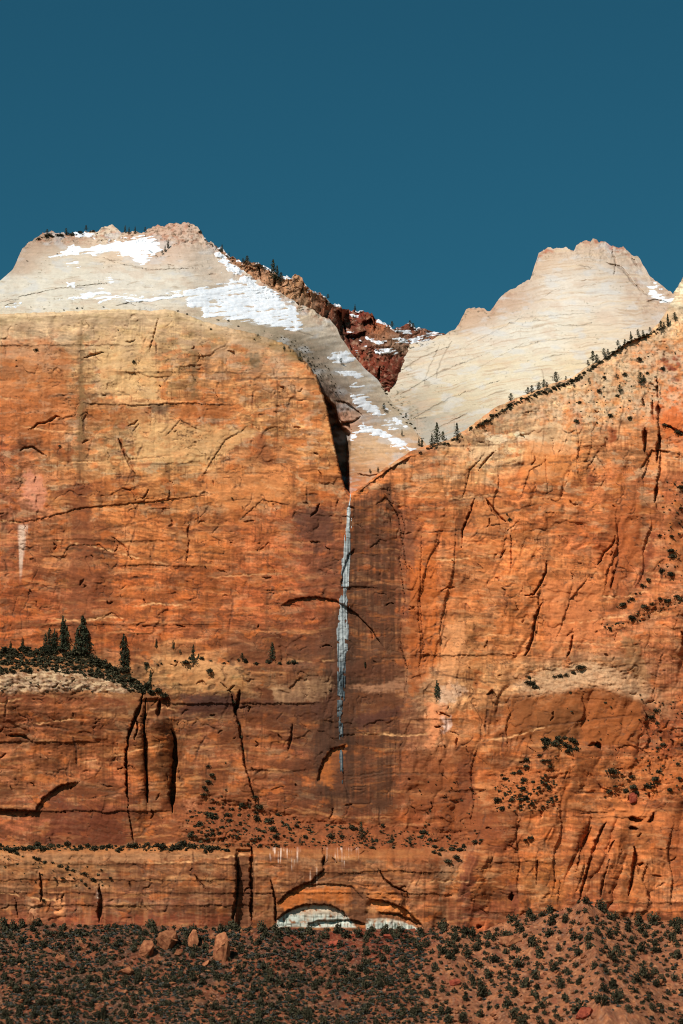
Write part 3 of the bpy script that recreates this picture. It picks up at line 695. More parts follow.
for poly, hgt in [([(490, 772), (520, 766), (565, 772), (562, 812), (490, 812)], 1.2), ([(520, 668), (560, 664), (590, 658), (640, 674), (660, 694), (600, 690), (530, 700)], 1.0), ([(-75, 660), (60, 655), (150, 680), (160, 694), (-75, 694)], 1.0), ([(600, 630), (690, 580), (690, 606), (606, 640)], 1.0), ([(640, 755), (690, 750), (690, 800), (600, 800)], 1.0)]:
    s, m = W.patch(poly, .8, 4)
    D[s] += (m * hgt * (1.5 * terr(fbm(U[s] / 8, V[s] / 4, 4, 128), 4, .15) + .5 * fbm(U[s] / 3, V[s] / 2.2, 3, 129))).astype(F32)
    W.mix(s, m * .55 * ss(.05, .35, fbm(U[s] / 6, V[s] / 3, 4, 130)), (128, 80, 56)); W.mix(s, m * .5 * ss(.2, .4, fbm(U[s] / 2.6, V[s] / 2, 3, 131)), (72, 54, 44))
# ---- leaning ribs of the right buttress
s = W.win(555, 800, 700, 926)
q = (U[s] - 600) + 0.42 * (V[s] - 860) + 3 * W.W1[s]
D[s] += (5.5 * np.abs(np.sin(q / 8.5 + .8 * W.W2[s])) ** 0.55 * ss(812, 826, V[s]) * ss(560, 575, U[s]) * ss(632, 618, U[s])).astype(F32)
# ---- benches: rock below the line stands forward; the top is a sloping shelf
def bench(line, drop, out, ramp=40, back=120.0):
    xs = [p[0] for p in line]
    vt = curve(line, U) + 1.6 * W.W2 + 0.6 * W.w2
    e = ss(xs[0] - ramp * .5, xs[0] + ramp * .6, U) * ss(xs[-1] + ramp * .5, xs[-1] - ramp * .6, U)
    t = (V - vt)
    g = ss(0, drop, t) * np.where(t > drop, np.exp(-((t - drop) / back) ** 2), 1)
    D.__iadd__((out * e * g).astype(F32))
    return e * ss(0, 2, t) * ss(drop + 2, drop - 2, t)
bs = []
bs.append(bench([(-90, 651), (0, 650), (30, 647), (84, 652), (111, 664), (135, 680), (160, 692)], 30, 20, 40, 60))
bs.append(bench([(160, 652), (200, 656), (240, 660), (300, 661), (340, 664)], 8, 5, 40, 60))
bs.append(bench([(170, 795), (200, 800), (240, 806), (300, 816), (400, 826), (470, 832)], 36, 20, 70, 120))
bs.append(bench([(-90, 841), (0, 843), (100, 845), (180, 843), (240, 846), (300, 848), (450, 848)], 10, 7, 60, 300))
bs.append(bench([(487, 770), (520, 766), (565, 772)], 40, 12, 50, 60))
bs.append(bench([(520, 738), (545, 735), (582, 738)], 16, 6, 40, 40))
bs.append(bench([(520, 672), (560, 668), (590, 660), (640, 676), (664, 690)], 26, 5, 50, 60))
bs.append(bench([(600, 622), (625, 606), (650, 588), (700, 575)], 16, 7, 40, 60))
bs.append(bench([(600, 640), (640, 622), (700, 590)], 14, 6, 40, 60))
bs.append(bench([(640, 758), (700, 752)], 34, 10, 40, 60))
bs.append(bench([(440, 848), (480, 852), (560, 852), (640, 848)], 4, 2.0, 40, 80))
bs.append(bench([(3, 850), (30, 856), (70, 868), (104, 886)], 5, 2.5, 30, 50))
bs.append(bench([(664, 500), (672, 520), (700, 560)], 40, 9, 30, 60))
for k, b in enumerate(bs):
    if k in (1, 7, 8): continue
    W.mix(full, b * (0.45 + 0.4 * ss(-.2, .4, fbm(U / 8, V / 4, 3, 90 + k))) * 0.7, [(128, 84, 60), (0, 0, 0), (146, 78, 52), (160, 104, 72), (165, 90, 58), (160, 96, 60), (190, 150, 116), 0, 0, (170, 92, 54), (160, 90, 60), (165, 110, 78), (176, 104, 68)][k])
# the shelf crest on the left shows bare pale rock under the brush
s, m = W.patch([(-20, 676), (60, 670), (110, 678), (152, 689), (120, 692), (60, 690), (-20, 693)], 0.6, 1.5)
W.mix(s, m * 0.7 * ss(-.05, .22, fbm(U[s] / 9, V[s] / 3, 4, 55)), (196, 170, 138)); W.mix(s, m * .6 * ss(.1, .3, fbm(U[s] / 5, V[s] / 2.2, 4, 105)), (110, 78, 58))
# upper right: the top of the wall leans back and is bouldery
s, m = W.patch([(545, 395), (600, 362), (650, 335), (690, 300), (760, 280), (760, 400), (690, 410), (650, 410), (600, 430), (560, 425), (530, 420), (500, 420)], 0.8, 8)
lean = np.clip(curve([(500, 425), (560, 430), (640, 425), (760, 420)], U[s]) - V[s], 0, 200)
D[s] -= (0.42 * lean * ss(500, 560, U[s])).astype(F32)
D[s] += (m * (1.6 * np.abs(fbm(U[s] / 9, V[s] / 8, 4, 56)) + 0.9 * fbm(U[s] / 3.5, V[s] / 3, 3, 57))).astype(F32)
W.mix(s, m * 0.6 * ss(-.3, .25, fbm(U[s] / 10, V[s] / 7, 4, 58)), (192, 168, 142))
W.mix(s, m * 0.7 * ss(.2, .45, fbm(U[s] / 3.2, V[s] / 2.6, 3, 79)), (92, 82, 72))
W.mix(s, m * 0.5 * ss(.05, .4, fbm(U[s] / 12, V[s] / 9, 4, 59)), (204, 134, 82))
# general batter of the low band and the buttress foot
edge = np.interp(V, [780, 850, 916, 960], [480, 467, 452, 444]) + 2 * W.W1
D += (7 * ss(-9, 9, U - edge) * ss(790, 860, V) + 5 * ss(520, 600, U) * ss(800, 930, V)).astype(F32)
# pale rim at left
s = W.win(-75, 300, 320, 360)
rimv = curve(RIM, U[s])
W.mix(s, 0.75 * ss(16, 2, V[s] - rimv - 5 * W.W2[s]) * ss(262, 200, U[s]), (208, 182, 146))
W.mix(s, 0.5 * ss(4, 0, np.abs(V[s] - rimv - 4 - 1.5 * W.w2[s])) * ss(0.0, .4, fbm(U[s] / 20, V[s] / 6, 3, 77)), (138, 116, 90))
W.mix(s, .45 * ss(-.1, .35, fbm(U[s] / 14, V[s] / 2.2, 4, 78)) * ss(34, 4, V[s] - rimv), (150, 122, 92))
W.mix(s, 0.6 * ss(12, 1, V[s] - rimv - 3 * W.w2[s]) * ss(225, 255, U[s]), (132, 112, 88))

# widen the tonal range of the beds and stains about the broad colour of each part of the wall
BASEC = W.C.copy(); fin = W.C.copy(); W.paint(PAINT, 24, 17); W.C = (W.C * np.array([.80, .80, .74], F32)).astype(F32)
rat = np.clip(fin / np.maximum(W.C, 1e-3), .05, 6)
lumr = (rat @ np.array([.45, .45, .10], F32))[..., None]
W.C = fin * np.clip(lumr, .25, 2.2) ** 0.16 * np.array([.96, .925, .84], F32)
for poly, al, cc in [([(178, 812), (205, 796), (250, 804), (300, 816), (400, 826), (470, 832), (472, 847), (178, 847)], .50, (112, 64, 48)), ([(286, 650), (340, 610), (354, 640), (352, 800), (300, 806), (280, 730)], .50, (86, 56, 48)), ([(400, 560), (424, 600), (426, 760), (400, 800)], .35, (104, 62, 50)), ([(180, 694), (330, 698), (330, 716), (184, 712)], .55, (84, 54, 50)), ([(300, 500), (345, 505), (345, 590), (306, 580)], .4, (104, 64, 54))]:
    s, m = W.patch(poly, 1.0, 9)
    W.mix(s, np.clip(m * al * (.8 + .8 * fbm(U[s] / 5, V[s] / 22, 4, 142) + .7 * fbm(U[s] / 26, V[s] / 4, 4, 143)), 0, .9), cc)
fade = ss(70, 0, V - curve(RIM, U) - 14 * W.W2) * ss(315, 260, U) + .55 * ss(55, 0, V - curve(RIM, U) - 12 * W.W1) * ss(400, 440, U)
W.mix(full, .40 * fade * ss(-.5, .3, fbm(U / 22, V / 9, 4, 141)), (206, 172, 140))
# above the rim the rock rolls back out of sight
rimv = curve(RIM, U) + 0.9 * W.w2 + 1.2 * W.W2 * ss(430, 470, U) + (2.6 * W.W2 + 2.2 * W.w2) * ss(268, 285, U) * ss(346, 338, U)
up = np.clip(rimv - V, 0, 400)
D -= (np.minimum(up, 3) * 2.0 + np.clip(up - 3, 0, 400) * 22).astype(F32)
keep = up < 10
WY = Y0 - D
fk = keep[:-1, :-1] | keep[1:, 1:]
P = world(WU, WV, WY).reshape(-1, 3)
co, f, c = compact(P, grid_faces(*WU.shape, fk), W.C.reshape(-1, 3))
link('cliff_terrain', mesh_from('cliff_terrain', co, f, col=c, mat=ROCK), 'sheer orange sandstone cliff with a dark stain under its notch', kind='structure')


def wallY(u, v):
    x = np.clip((np.asarray(u, float) - wu[0]) / du, 0, len(wu) - 2); y = np.clip((np.asarray(v, float) - wv[0]) / du, 0, len(wv) - 2)
    xi = np.asarray(x).astype(int); yi = np.asarray(y).astype(int); fx = x - xi; fy = y - yi
    return (WY[yi, xi] * (1 - fx) + WY[yi, xi + 1] * fx) * (1 - fy) + (WY[yi + 1, xi] * (1 - fx) + WY[yi + 1, xi + 1] * fx) * fy


# ---- the frozen fall: ice clinging to the rock
iu = np.arange(330, 362, 0.3); iv = np.arange(494, 784, 0.5)
IU, IV = np.meshgrid(iu, iv)
IF = Field(IU, IV)
ctr = np.interp(IV, [494, 507, 545, 560, 587, 600, 640, 660, 700, 740, 760, 775], [350.5, 349.5, 347.6, 346, 345, 343.5, 342.5, 342, 341, 340.3, 342, 342])
hwd = np.interp(IV, [494, 505, 509, 540, 560, 586, 588, 596, 600, 650, 700, 735, 742, 758, 770, 778], [.8, 1.0, 2.2, 3.4, 4.6, 5.2, 2.5, 3.2, 5.8, 6.0, 3.8, 2.6, .2, 2.0, 2.6, .3])
ed = (hwd * .86 - np.abs(IU - ctr + 0.5 * IF.w1)) + 1.9 * gn(IF.U / 1.6, IF.V / 26, 81) + 0.5 * gn(IF.U / 1.4, IF.V / 6, 82) - 2.2 * ss(.25, .5, gn(IF.U / 9, IF.V / 7, 88)) * ss(575, 620, IF.V)
IH = np.where(ed > 0, np.clip(ed, 0, 2.0) * 0.4, np.clip(ed, -2.5, 0) * 0.9)
IY = wallY(IU, IV) - IH - 0.35 * gn(IF.U / 1.2, IF.V / 16, 83) * ss(-.5, 1, ed)
ic = np.clip(0.50 + 0.45 * gn(IF.U / 1.3, IF.V / 45, 84) + 0.22 * gn(IF.U / 3, IF.V / 4, 85) + 0.12 * gn(IF.U / 8, IF.V / 1.5, 86) - 0.25 * ss(620, 740, IF.V), 0, 1)
ic = np.clip(ic + .28 * ss(560, 515, IV) - .28 * ss(600, 700, IV), 0, 1)
IC = lin((66, 76, 80)) * (1 - ic[..., None]) + lin((200, 206, 204)) * ic[..., None]
kp = ed > -2.2
co, f, c = compact(world(IU, IV, IY).reshape(-1, 3), grid_faces(*IU.shape, kp[:-1, :-1] | kp[1:, 1:]), IC.reshape(-1, 3))
ICE = mat_rock('ice', bump=0.15, var=0.10, scale=0.5, rough=0.45)
link('frozen_waterfall', mesh_from('frozen_waterfall', co, f, col=c, mat=ICE), 'thin grey frozen waterfall streaking down the dark stain below the notch', 'waterfall')
# ================================================================== DOMES AND RIDGE BEHIND THE RIM
def rbf(pts, u, v, c=18.0):
    p = np.array(pts, float)
    d = np.hypot(p[:, None, 0] - p[None, :, 0], p[:, None, 1] - p[None, :, 1])
    n = len(p)
    A = np.zeros((n + 3, n + 3)); A[:n, :n] = np.sqrt(d * d + c * c) + np.eye(n) * -9.0
    A[:n, n] = 1; A[:n, n + 1] = p[:, 0]; A[:n, n + 2] = p[:, 1]; A[n:, :n] = A[:n, n:].T
    w = np.linalg.solve(A, np.concatenate([p[:, 2], [0, 0, 0]]))
    r = w[n] + w[n + 1] * u + w[n + 2] * v
    for k in range(n):
        r = r + w[k] * np.sqrt((u - p[k, 0]) ** 2 + (v - p[k, 1]) ** 2 + c * c)
    return r


class Layer:
    """A rock mass with its own skyline: columns run from the skyline down, and over the crest to the far side."""
    def __init__(self, u0, u1, step, top, bot, rows, ctrl, jag):
        u = np.arange(u0, u1, step)
        t = curve(top, u) + jag(u)
        b = np.maximum(curve(bot, u), t + 4)
        k = np.linspace(0, 1, rows)[:, None]
        self.U = np.broadcast_to(u, (rows, len(u))).copy(); self.V = t + (b - t) * k
        self.top = t; self.u = u; self.b = b; self.rows = rows
        self.F = Field(self.U, self.V)
        self.base = Y0 + rbf(ctrl, self.U, self.V) + np.clip(self.V - curve(RIM, self.U) - 1.5, 0, 60) * 6

    def Y(self):
        return self.base - self.F.D

    def build(self, name, mat, label, back=True, tint=(.95, 1.0, 1.15)):
        Y = self.Y(); co = world(self.U, self.V, Y); c = self.F.C * np.array(tint, F32)
        if back:
            crest = co[0]
            rowsb = []
            for dy, dz in ((60, -55), (22, -14), (7, -2.5), (2.0, -.3)):
                q = crest.copy(); q[:, 0] *= 1 + dy / 2500; q[:, 1] += dy; q[:, 2] += dz + dy * 0.1
                rowsb.append(q)
            co = np.concatenate([np.array(rowsb), co]); c = np.concatenate([np.repeat(c[:1], 4, 0), c])
        self.ob = link(name, mesh_from(name, co.reshape(-1, 3), grid_faces(*co.shape[:2]), col=c.reshape(-1, 3), mat=mat), label, kind='structure')
        self.YF = Y

    def y(self, u, v):
        """distance of the surface at a direction (scalar)"""
        j = int(np.clip(round((u - self.u[0]) / (self.u[1] - self.u[0])), 0, len(self.u) - 1))
        i = int(np.clip(round((v - self.top[j]) / (self.b[j] - self.top[j]) * (self.rows - 1)), 0, self.rows - 1))
        return float(self.YF[i, j])

    def snow(self, name, polys, label, thr=0.59, thick=1.6, sx=24, sy=2.8, rag=2.3, extra=None):
        F = self.F; m = np.zeros(self.U.shape, F32)
        for poly, amt in polys:
            s, k = F.patch(poly, 0.9, 4.5)
            if s is not None:
                m[s] = np.maximum(m[s], k * amt)
        if extra is not None:
            m = np.maximum(m, extra)
        h = m + (rag * fbm(F.U / sx + .4 * F.W1, (F.V + 0.10 * F.U + 2.0 * F.W2) / sy, 5, 301, .62) + 0.5 * fbm(F.U / 6, F.V / 4, 4, 302)) * (0.55 - 0.22 * ss(.6, 1.0, m)) * ss(0.02, .3, m)
        k = h > thr - 0.22
        kf = k[:-1, :-1] | k[1:, 1:]
        Y = self.YF - np.clip((h - thr) * thick, -1.5, 0.8)
        co, f, _ = compact(world(self.U, self.V, Y).reshape(-1, 3), grid_faces(*self.U.shape, kf))
        link(name, mesh_from(name, co, f, mat=SNOW), label, kind='stuff')


def jag_of(amps, s):
    """skyline roughness: [(u, amplitude)]"""
    def fn(u):
        a = curve(amps, u)
        z = np.zeros_like(u)
        n = fbm(u / 9, z + 3.3, 3, s); b = gn(u / 4.5, z + 1.7, s + 9)
        return a * (1.2 * n + 0.9 * (np.floor(b * 3) / 3)) + 0.25 * gn(u / 2.2, z, s + 3)
    return fn


# ---------------- left dome with its right flank running down to the notch
TL = [(-90, 322), (-40, 303), (0, 281), (13, 269), (18, 258), (22, 249), (34, 240), (47, 234), (67, 233), (88, 232), (98, 231), (105, 227), (113, 225), (121, 231),
      (145, 233), (148, 227), (165, 224), (178, 225), (185, 222), (197, 225), (205, 238), (222, 254), (240, 269), (264, 284), (284, 295), (298, 303),
      (314, 311), (330, 320), (337, 328), (341, 338), (351, 353), (366, 370), (379, 381), (388, 397), (409, 424), (423, 440), (432, 455), (440, 470)]
BL = [(-90, 345), (230, 352), (290, 380), (316, 420), (330, 470), (345, 505), (440, 505)]
CL = [(-90, 316, 0), (-40, 317, 2), (0, 318, 2), (60, 316, 2), (120, 313, 2), (180, 317, 2), (230, 331, 3), (258, 338, 3), (-90, 345, 6), (60, 345, 5), (180, 347, 5),
      (20, 285, 38), (80, 282, 34), (140, 280, 36), (195, 284, 34), (-60, 305, 25), (25, 250, 74), (60, 240, 92), (110, 232, 98), (160, 230, 88), (185, 224, 84), (140, 255, 62), (80, 258, 62), (190, 250, 62),
      (210, 262, 70), (240, 280, 62), (222, 300, 36), (255, 310, 42), (280, 300, 62), (300, 308, 64), (284, 344, 12), (301, 360, 12), (316, 378, 13), (300, 335, 34), (325, 400, 16), (331, 430, 22), (340, 470, 20),
      (320, 350, 36), (335, 335, 62), (345, 352, 66), (340, 378, 34), (350, 400, 30), (366, 372, 66), (379, 384, 70), (372, 400, 46), (390, 402, 64), (352, 425, 22), (343, 425, 30), (352, 450, 15), (352, 485, 6),
      (370, 450, 16), (385, 435, 32), (400, 450, 16), (412, 452, 14), (408, 426, 54), (423, 441, 44), (366, 478, 4), (384, 470, 3), (400, 478, 2), (330, 360, 40), (360, 410, 30), (385, 415, 46)]
LD = Layer(-75, 436, 0.7, TL, BL, 300, CL, jag_of([(-90, .2), (14, .3), (20, 2.2), (50, 2.5), (110, 1.6), (122, 1.5), (150, 2.0), (200, 2.4), (225, 2.5), (300, 1.5), (345, .8), (436, .6)], 310))
F = LD.F; U_, V_ = F.U, F.V
F.paint([(0, 300, 215, 200, 172), (60, 290, 216, 202, 174), (120, 290, 218, 203, 176), (180, 290, 216, 200, 172), (60, 255, 215, 198, 168), (110, 240, 218, 190, 155), (150, 240, 205, 172, 140), (190, 240, 216, 190, 160),
         (170, 232, 196, 150, 120), (40, 240, 176, 142, 112), (25, 250, 190, 160, 130), (60, 236, 170, 130, 100), (0, 318, 212, 190, 155), (100, 316, 212, 192, 158), (200, 322, 205, 180, 145), (230, 335, 190, 165, 130),
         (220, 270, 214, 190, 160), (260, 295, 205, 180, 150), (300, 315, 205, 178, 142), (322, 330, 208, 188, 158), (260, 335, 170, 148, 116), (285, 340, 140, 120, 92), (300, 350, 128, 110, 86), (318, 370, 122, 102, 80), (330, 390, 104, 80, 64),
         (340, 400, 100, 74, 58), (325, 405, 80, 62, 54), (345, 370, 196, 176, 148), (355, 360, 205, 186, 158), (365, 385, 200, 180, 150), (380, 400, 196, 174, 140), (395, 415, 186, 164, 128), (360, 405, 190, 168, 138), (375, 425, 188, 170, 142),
         (345, 415, 190, 122, 86), (360, 412, 176, 140, 110), (352, 424, 170, 110, 80), (365, 440, 214, 172, 124), (380, 450, 212, 168, 120), (400, 455, 205, 160, 116), (358, 460, 210, 160, 108), (355, 485, 196, 118, 72), (370, 470, 200, 140, 92), (335, 450, 60, 46, 40), (345, 470, 60, 44, 38)], 22, 13, 5, 3, 0.98)  # darkest samples put the slot's shade into the colour
vb_ = V_ + 0.10 * U_ * ss(200, 320, U_) + 2.5 * F.W2
lm = 0.11 * fbm(U_ / 90, vb_ / 3.0, 4, 311) + .07 * fbm(U_ / 35, vb_ / 1.5, 3, 329) + 0.06 * fbm(U_ / 9, V_ / 6, 4, 312) + 0.045 * gn((U_) / 60, (V_ - 0.28 * U_ + 3 * F.W1) / 2.4, 313) + 0.05 * fbm(U_ / 3, V_ / 2.5, 3, 314)
F.C *= np.exp(lm * (1.0 + 1.4 * ss(250, 320, U_)))[..., None]
allL = (slice(None), slice(None))
F.mix(allL, 0.55 * ss(.30, .5, fbm(U_ / 20, vb_ / 3.0, 4, 315)), (176, 150, 118), 0.98)
speck = ss(.18, .4, fbm(U_ / 3.2, V_ / 2.4, 3, 316))
gul = ss(0, 1, ss(6, -22, (V_ - curve([(200, 318), (262, 330), (300, 338), (332, 372), (352, 398), (352, 425)], U_)) * -1) * ss(215, 262, U_) * ss(362, 350, U_) * ss(430, 415, V_))
F.mix(allL, 0.8 * speck * gul, (58, 52, 42), 0.98)
rub = ss(246, 238, V_ + 3 * F.W2 - 0.02 * U_) * ss(215, 205, U_)
D_ = F.D
D_ += (1.5 * fbm(U_ / 40, V_ / 30, 3, 317) + 0.5 * fbm(U_ / 70, vb_ / 3.2, 4, 318) + 0.8 * fbm(U_ / 12, V_ / 7, 5, 319, .6)).astype(F32)
D_ += (2.6 * terr(fbm(U_ / 9, V_ / 6, 4, 320), 3, .2) * rub + gul * 1.6 * fbm(U_ / 5, V_ / 5, 4, 321)).astype(F32)
F.mix(allL, .55 * rub * ss(0, .35, fbm(U_ / 7, V_ / 4, 3, 322)), (176, 112, 78), 0.98)
F.mix(allL, .6 * ss(.1, .4, fbm(U_ / 4, V_ / 3, 3, 323)) * rub, (110, 84, 66), 0.98)
# rocky blocks on the upper flank
blk = ss(14, 4, V_ - LD.top[None, :]) * ss(204, 214, U_) * ss(345, 320, U_)
D_ += (3.0 * terr(fbm(U_ / 8, V_ / 8, 3, 324), 3, .2) * blk).astype(F32)
F.mix(allL, .6 * blk * ss(-.2, .3, fbm(U_ / 8, V_ / 6, 3, 325)), (188, 132, 96), 0.98)
# ledge lines on the flank, and the dark slot
for p, w, d in [([(339, 420), (345, 424), (354, 422), (361, 416)], [.8, 1.4, .8], 3), ([(330, 432), (334, 425), (348, 424), (351, 430)], [1, 2, 1.5], 4), ([(335, 400), (348, 404), (362, 415)], [1, 1.6, .8], 3),
                ([(357, 474), (370, 476), (382, 474)], [.8, 1.2, .8], 2), ([(148, 250), (160, 258)], .8, 1.5), ([(18, 297), (60, 288), (110, 283)], .6, 1), ([(112, 262), (150, 270), (200, 268)], .6, 1.0)]:
    F.crack(p, w, d, .2, .3)
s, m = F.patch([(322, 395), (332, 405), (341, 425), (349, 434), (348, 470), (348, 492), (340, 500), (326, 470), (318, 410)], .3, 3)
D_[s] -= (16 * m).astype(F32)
F.mix(s, m * 0.8, (66, 50, 44), 1.1)  # slot shade painted into the rock colour as well
rj = np.random.default_rng(31)
for k in range(70):
    u0 = rj.uniform(U_.min() + 4, U_.max() - 4); v0 = rj.uniform(240, 330); L = rj.uniform(5, 26); a = rj.normal(-0.02, .22) + (1.5 if rj.uniform() < .25 else 0)
    F.crack([(u0, v0), (u0 + L * .5 * math.cos(a), v0 + L * .5 * math.sin(a) + rj.normal(0, .8)), (u0 + L * math.cos(a), v0 + L * math.sin(a))], rj.uniform(.4, .8), rj.uniform(.3, .9), .3, rj.uniform(.15, .5))
sk = ss(.40, .55, fbm(U_ / 2.6, V_ / 2.0, 2, 361)) * ss(0, .4, fbm(U_ / 30, V_ / 14, 3, 362))
F.mix(allL, .6 * sk, (112, 98, 78), 1.0)
bl = fbm(U_ / 26, V_ / 10, 5, 363)
F.mix(allL, .35 * ss(.1, .4, bl), (204, 170, 136), 1.0); F.mix(allL, .4 * ss(.1, .4, -bl), (206, 202, 190), 1.0)
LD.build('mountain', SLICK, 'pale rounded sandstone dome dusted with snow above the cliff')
LD.snow('snow', [
    ([(50, 256), (70, 246), (92, 246), (112, 241), (128, 240), (145, 235), (158, 241), (161, 250), (150, 258), (148, 264), (139, 266), (128, 257), (112, 252), (84, 253)], 1.0),
    ([(74, 233), (84, 231), (97, 233), (94, 237), (76, 237)], .95), ([(66, 262), (78, 262), (80, 269), (68, 268)], .75), ([(104, 276), (114, 276), (112, 284), (106, 282)], .7), ([(64, 282), (74, 282), (74, 287), (66, 286)], .7),
    ([(60, 300), (84, 293), (110, 292), (140, 297), (180, 291), (186, 300), (150, 302), (100, 301)], .8), ([(0, 305), (20, 303), (20, 308), (0, 309)], .65), ([(100, 288), (110, 289), (108, 296), (98, 294)], .7),
    ([(180, 290), (205, 286), (236, 282), (262, 290), (290, 305), (304, 326), (302, 332), (270, 326), (236, 320), (206, 318), (190, 306)], .86),
    ([(214, 250), (226, 255), (244, 272), (268, 287), (296, 304), (300, 316), (284, 312), (258, 294), (236, 278), (220, 262)], .9), ([(222, 272), (240, 284), (256, 296), (240, 294)], .7),
    ([(329, 357), (338, 351), (348, 352), (357, 362), (350, 366), (334, 363)], .9), ([(335, 371), (350, 371), (368, 376), (368, 380), (340, 376)], .88), ([(346, 385), (362, 384), (366, 388), (350, 388)], .7),
    ([(350, 394), (366, 396), (376, 406), (388, 418), (384, 422), (366, 412), (352, 400)], .9), ([(378, 397), (386, 402), (392, 412), (384, 408)], .75), ([(388, 414), (404, 420), (408, 428), (394, 424)], .8),
    ([(349, 436), (364, 424), (378, 430), (392, 436), (404, 440), (416, 450), (414, 455), (396, 446), (378, 437), (364, 433), (352, 440)], .93), ([(390, 420), (400, 428), (396, 432), (380, 424)], .7),
    ([(284, 350), (300, 360), (306, 366), (298, 362)], .66)], 'thin snow lying in streaks on the pale dome')

# ---------------- right dome
TR = [(372, 392), (379, 381), (380, 363), (384, 355), (400, 347), (415, 343), (430, 340), (446, 334), (455, 330), (460, 323), (466, 311), (478, 307), (490, 310), (500, 298), (505, 293), (516, 288), (520, 284), (530, 280), (536, 262), (539, 251),
      (548, 249), (560, 248), (574, 250), (580, 243), (593, 240), (606, 242), (612, 247), (628, 250), (640, 260), (648, 274), (655, 281), (666, 289), (676, 296), (683, 300), (700, 312), (770, 330)]
BR = [(372, 480), (440, 470), (500, 440), (600, 395), (660, 360), (770, 380)]
CRD = [(384, 380, 128), (400, 410, 96), (418, 440, 70), (430, 350, 165), (400, 360, 150), (440, 445, 30), (478, 425, 28), (520, 400, 28), (560, 384, 28), (600, 360, 28), (640, 335, 28), (450, 400, 76), (460, 330, 185), (470, 312, 195),
       (500, 300, 190), (500, 350, 108), (480, 380, 84), (540, 350, 78), (550, 315, 110), (535, 275, 160), (545, 252, 172), (590, 245, 172), (590, 275, 132), (600, 310, 92), (560, 370, 46), (625, 252, 176), (645, 275, 150), (640, 310, 76), (665, 292, 120), (680, 300, 110), (760, 330, 90), (700, 350, 30), (770, 370, 20)]
RD = Layer(373, 758, 0.7, TR, BR, 260, CRD, jag_of([(372, .3), (440, 1.0), (470, 1.6), (500, 1.4), (530, 1.0), (540, 2.4), (560, 1.6), (590, 2.6), (620, 2.2), (650, 1.8), (700, .8)], 330))
F = RD.F; U_, V_ = F.U, F.V
F.paint([(400, 380, 224, 207, 174), (395, 400, 186, 166, 134), (415, 420, 160, 148, 126), (405, 405, 176, 160, 132), (430, 360, 220, 200, 168), (450, 400, 205, 184, 146), (450, 350, 222, 202, 168), (440, 430, 184, 172, 148), (500, 330, 226, 212, 184), (480, 380, 225, 206, 168), (540, 330, 228, 212, 182), (520, 370, 226, 206, 168),  # lower-left samples darkened to paint shading on the gully side
         (560, 290, 228, 210, 182), (600, 290, 226, 208, 180), (590, 265, 222, 200, 170), (560, 256, 222, 196, 162), (590, 246, 212, 176, 142), (545, 256, 206, 168, 132), (625, 262, 208, 182, 152), (640, 280, 208, 184, 156), (630, 320, 222, 198, 166), (600, 340, 224, 200, 164), (470, 315, 205, 168, 130), (480, 312, 196, 150, 114), (510, 296, 206, 172, 140), (660, 310, 200, 170, 140), (690, 320, 220, 205, 178), (600, 370, 226, 200, 156)], 24, 14, 6, 3, 1.08)
vb_ = V_ + 0.13 * (U_ - 560) + 3.0 * F.W2 + 8 * np.sin(U_ / 70)
lm = 0.10 * fbm(U_ / 120, vb_ / 2.6, 4, 331) + .07 * fbm(U_ / 40, vb_ / 1.6, 3, 347) + 0.05 * fbm(U_ / 14, V_ / 8, 4, 332) + 0.04 * gn(U_ / 60, (V_ + 0.42 * U_ * ss(560, 440, U_) + 3 * F.W1) / 2.2, 333) + 0.05 * fbm(U_ / 3, V_ / 2.4, 3, 334)
F.C *= np.exp(lm)[..., None]
F.mix(allL, 0.5 * ss(.26, .42, gn(U_ / 45, vb_ / 1.6, 335) * 0.8 + .2 * fbm(U_ / 9, V_ / 3, 3, 336)), (186, 150, 112), 1.08)
F.mix(allL, 0.35 * ss(.1, .5, fbm(U_ / 70, vb_ / 5, 4, 337)), (230, 196, 146), 1.08)
F.mix(allL, 0.4 * ss(.25, .5, fbm(U_ / 18, V_ / 12, 4, 338)) * ss(490, 430, U_), (146, 132, 108), 1.08)
cap = ss(266, 256, V_ + 2 * F.W2) * ss(528, 538, U_); crag = ss(612, 640, U_ - (V_ - 280) * .3) * ss(330, 300, V_) + ss(12, 3, V_ - RD.top[None, :]) * ss(440, 460, U_)
D_ = F.D
D_ += (1.6 * fbm(U_ / 50, V_ / 30, 3, 339) + .55 * fbm(U_ / 80, vb_ / 3, 4, 340) + .6 * fbm(U_ / 12, V_ / 6, 5, 341, .6)).astype(F32)
D_ += (np.clip(cap + .7 * crag, 0, 1) * (2.6 * terr(fbm(U_ / 9, V_ / 9, 4, 342), 3, .2) + .8 * fbm(U_ / 4, V_ / 4, 3, 343))).astype(F32)
F.mix(allL, .8 * ss(-.25, .15, fbm(U_ / 9, V_ / 6, 3, 344)) * ss(6.5, 3, V_ - RD.top[None, :]) * (ss(536, 540, U_) * ss(556, 550, U_) + ss(576, 580, U_) * ss(640, 612, U_)), (186, 104, 70), 1.08)
F.mix(allL, .5 * np.clip(crag, 0, 1) * ss(.05, .4, fbm(U_ / 8, V_ / 5, 3, 345)), (172, 128, 98), 1.08)
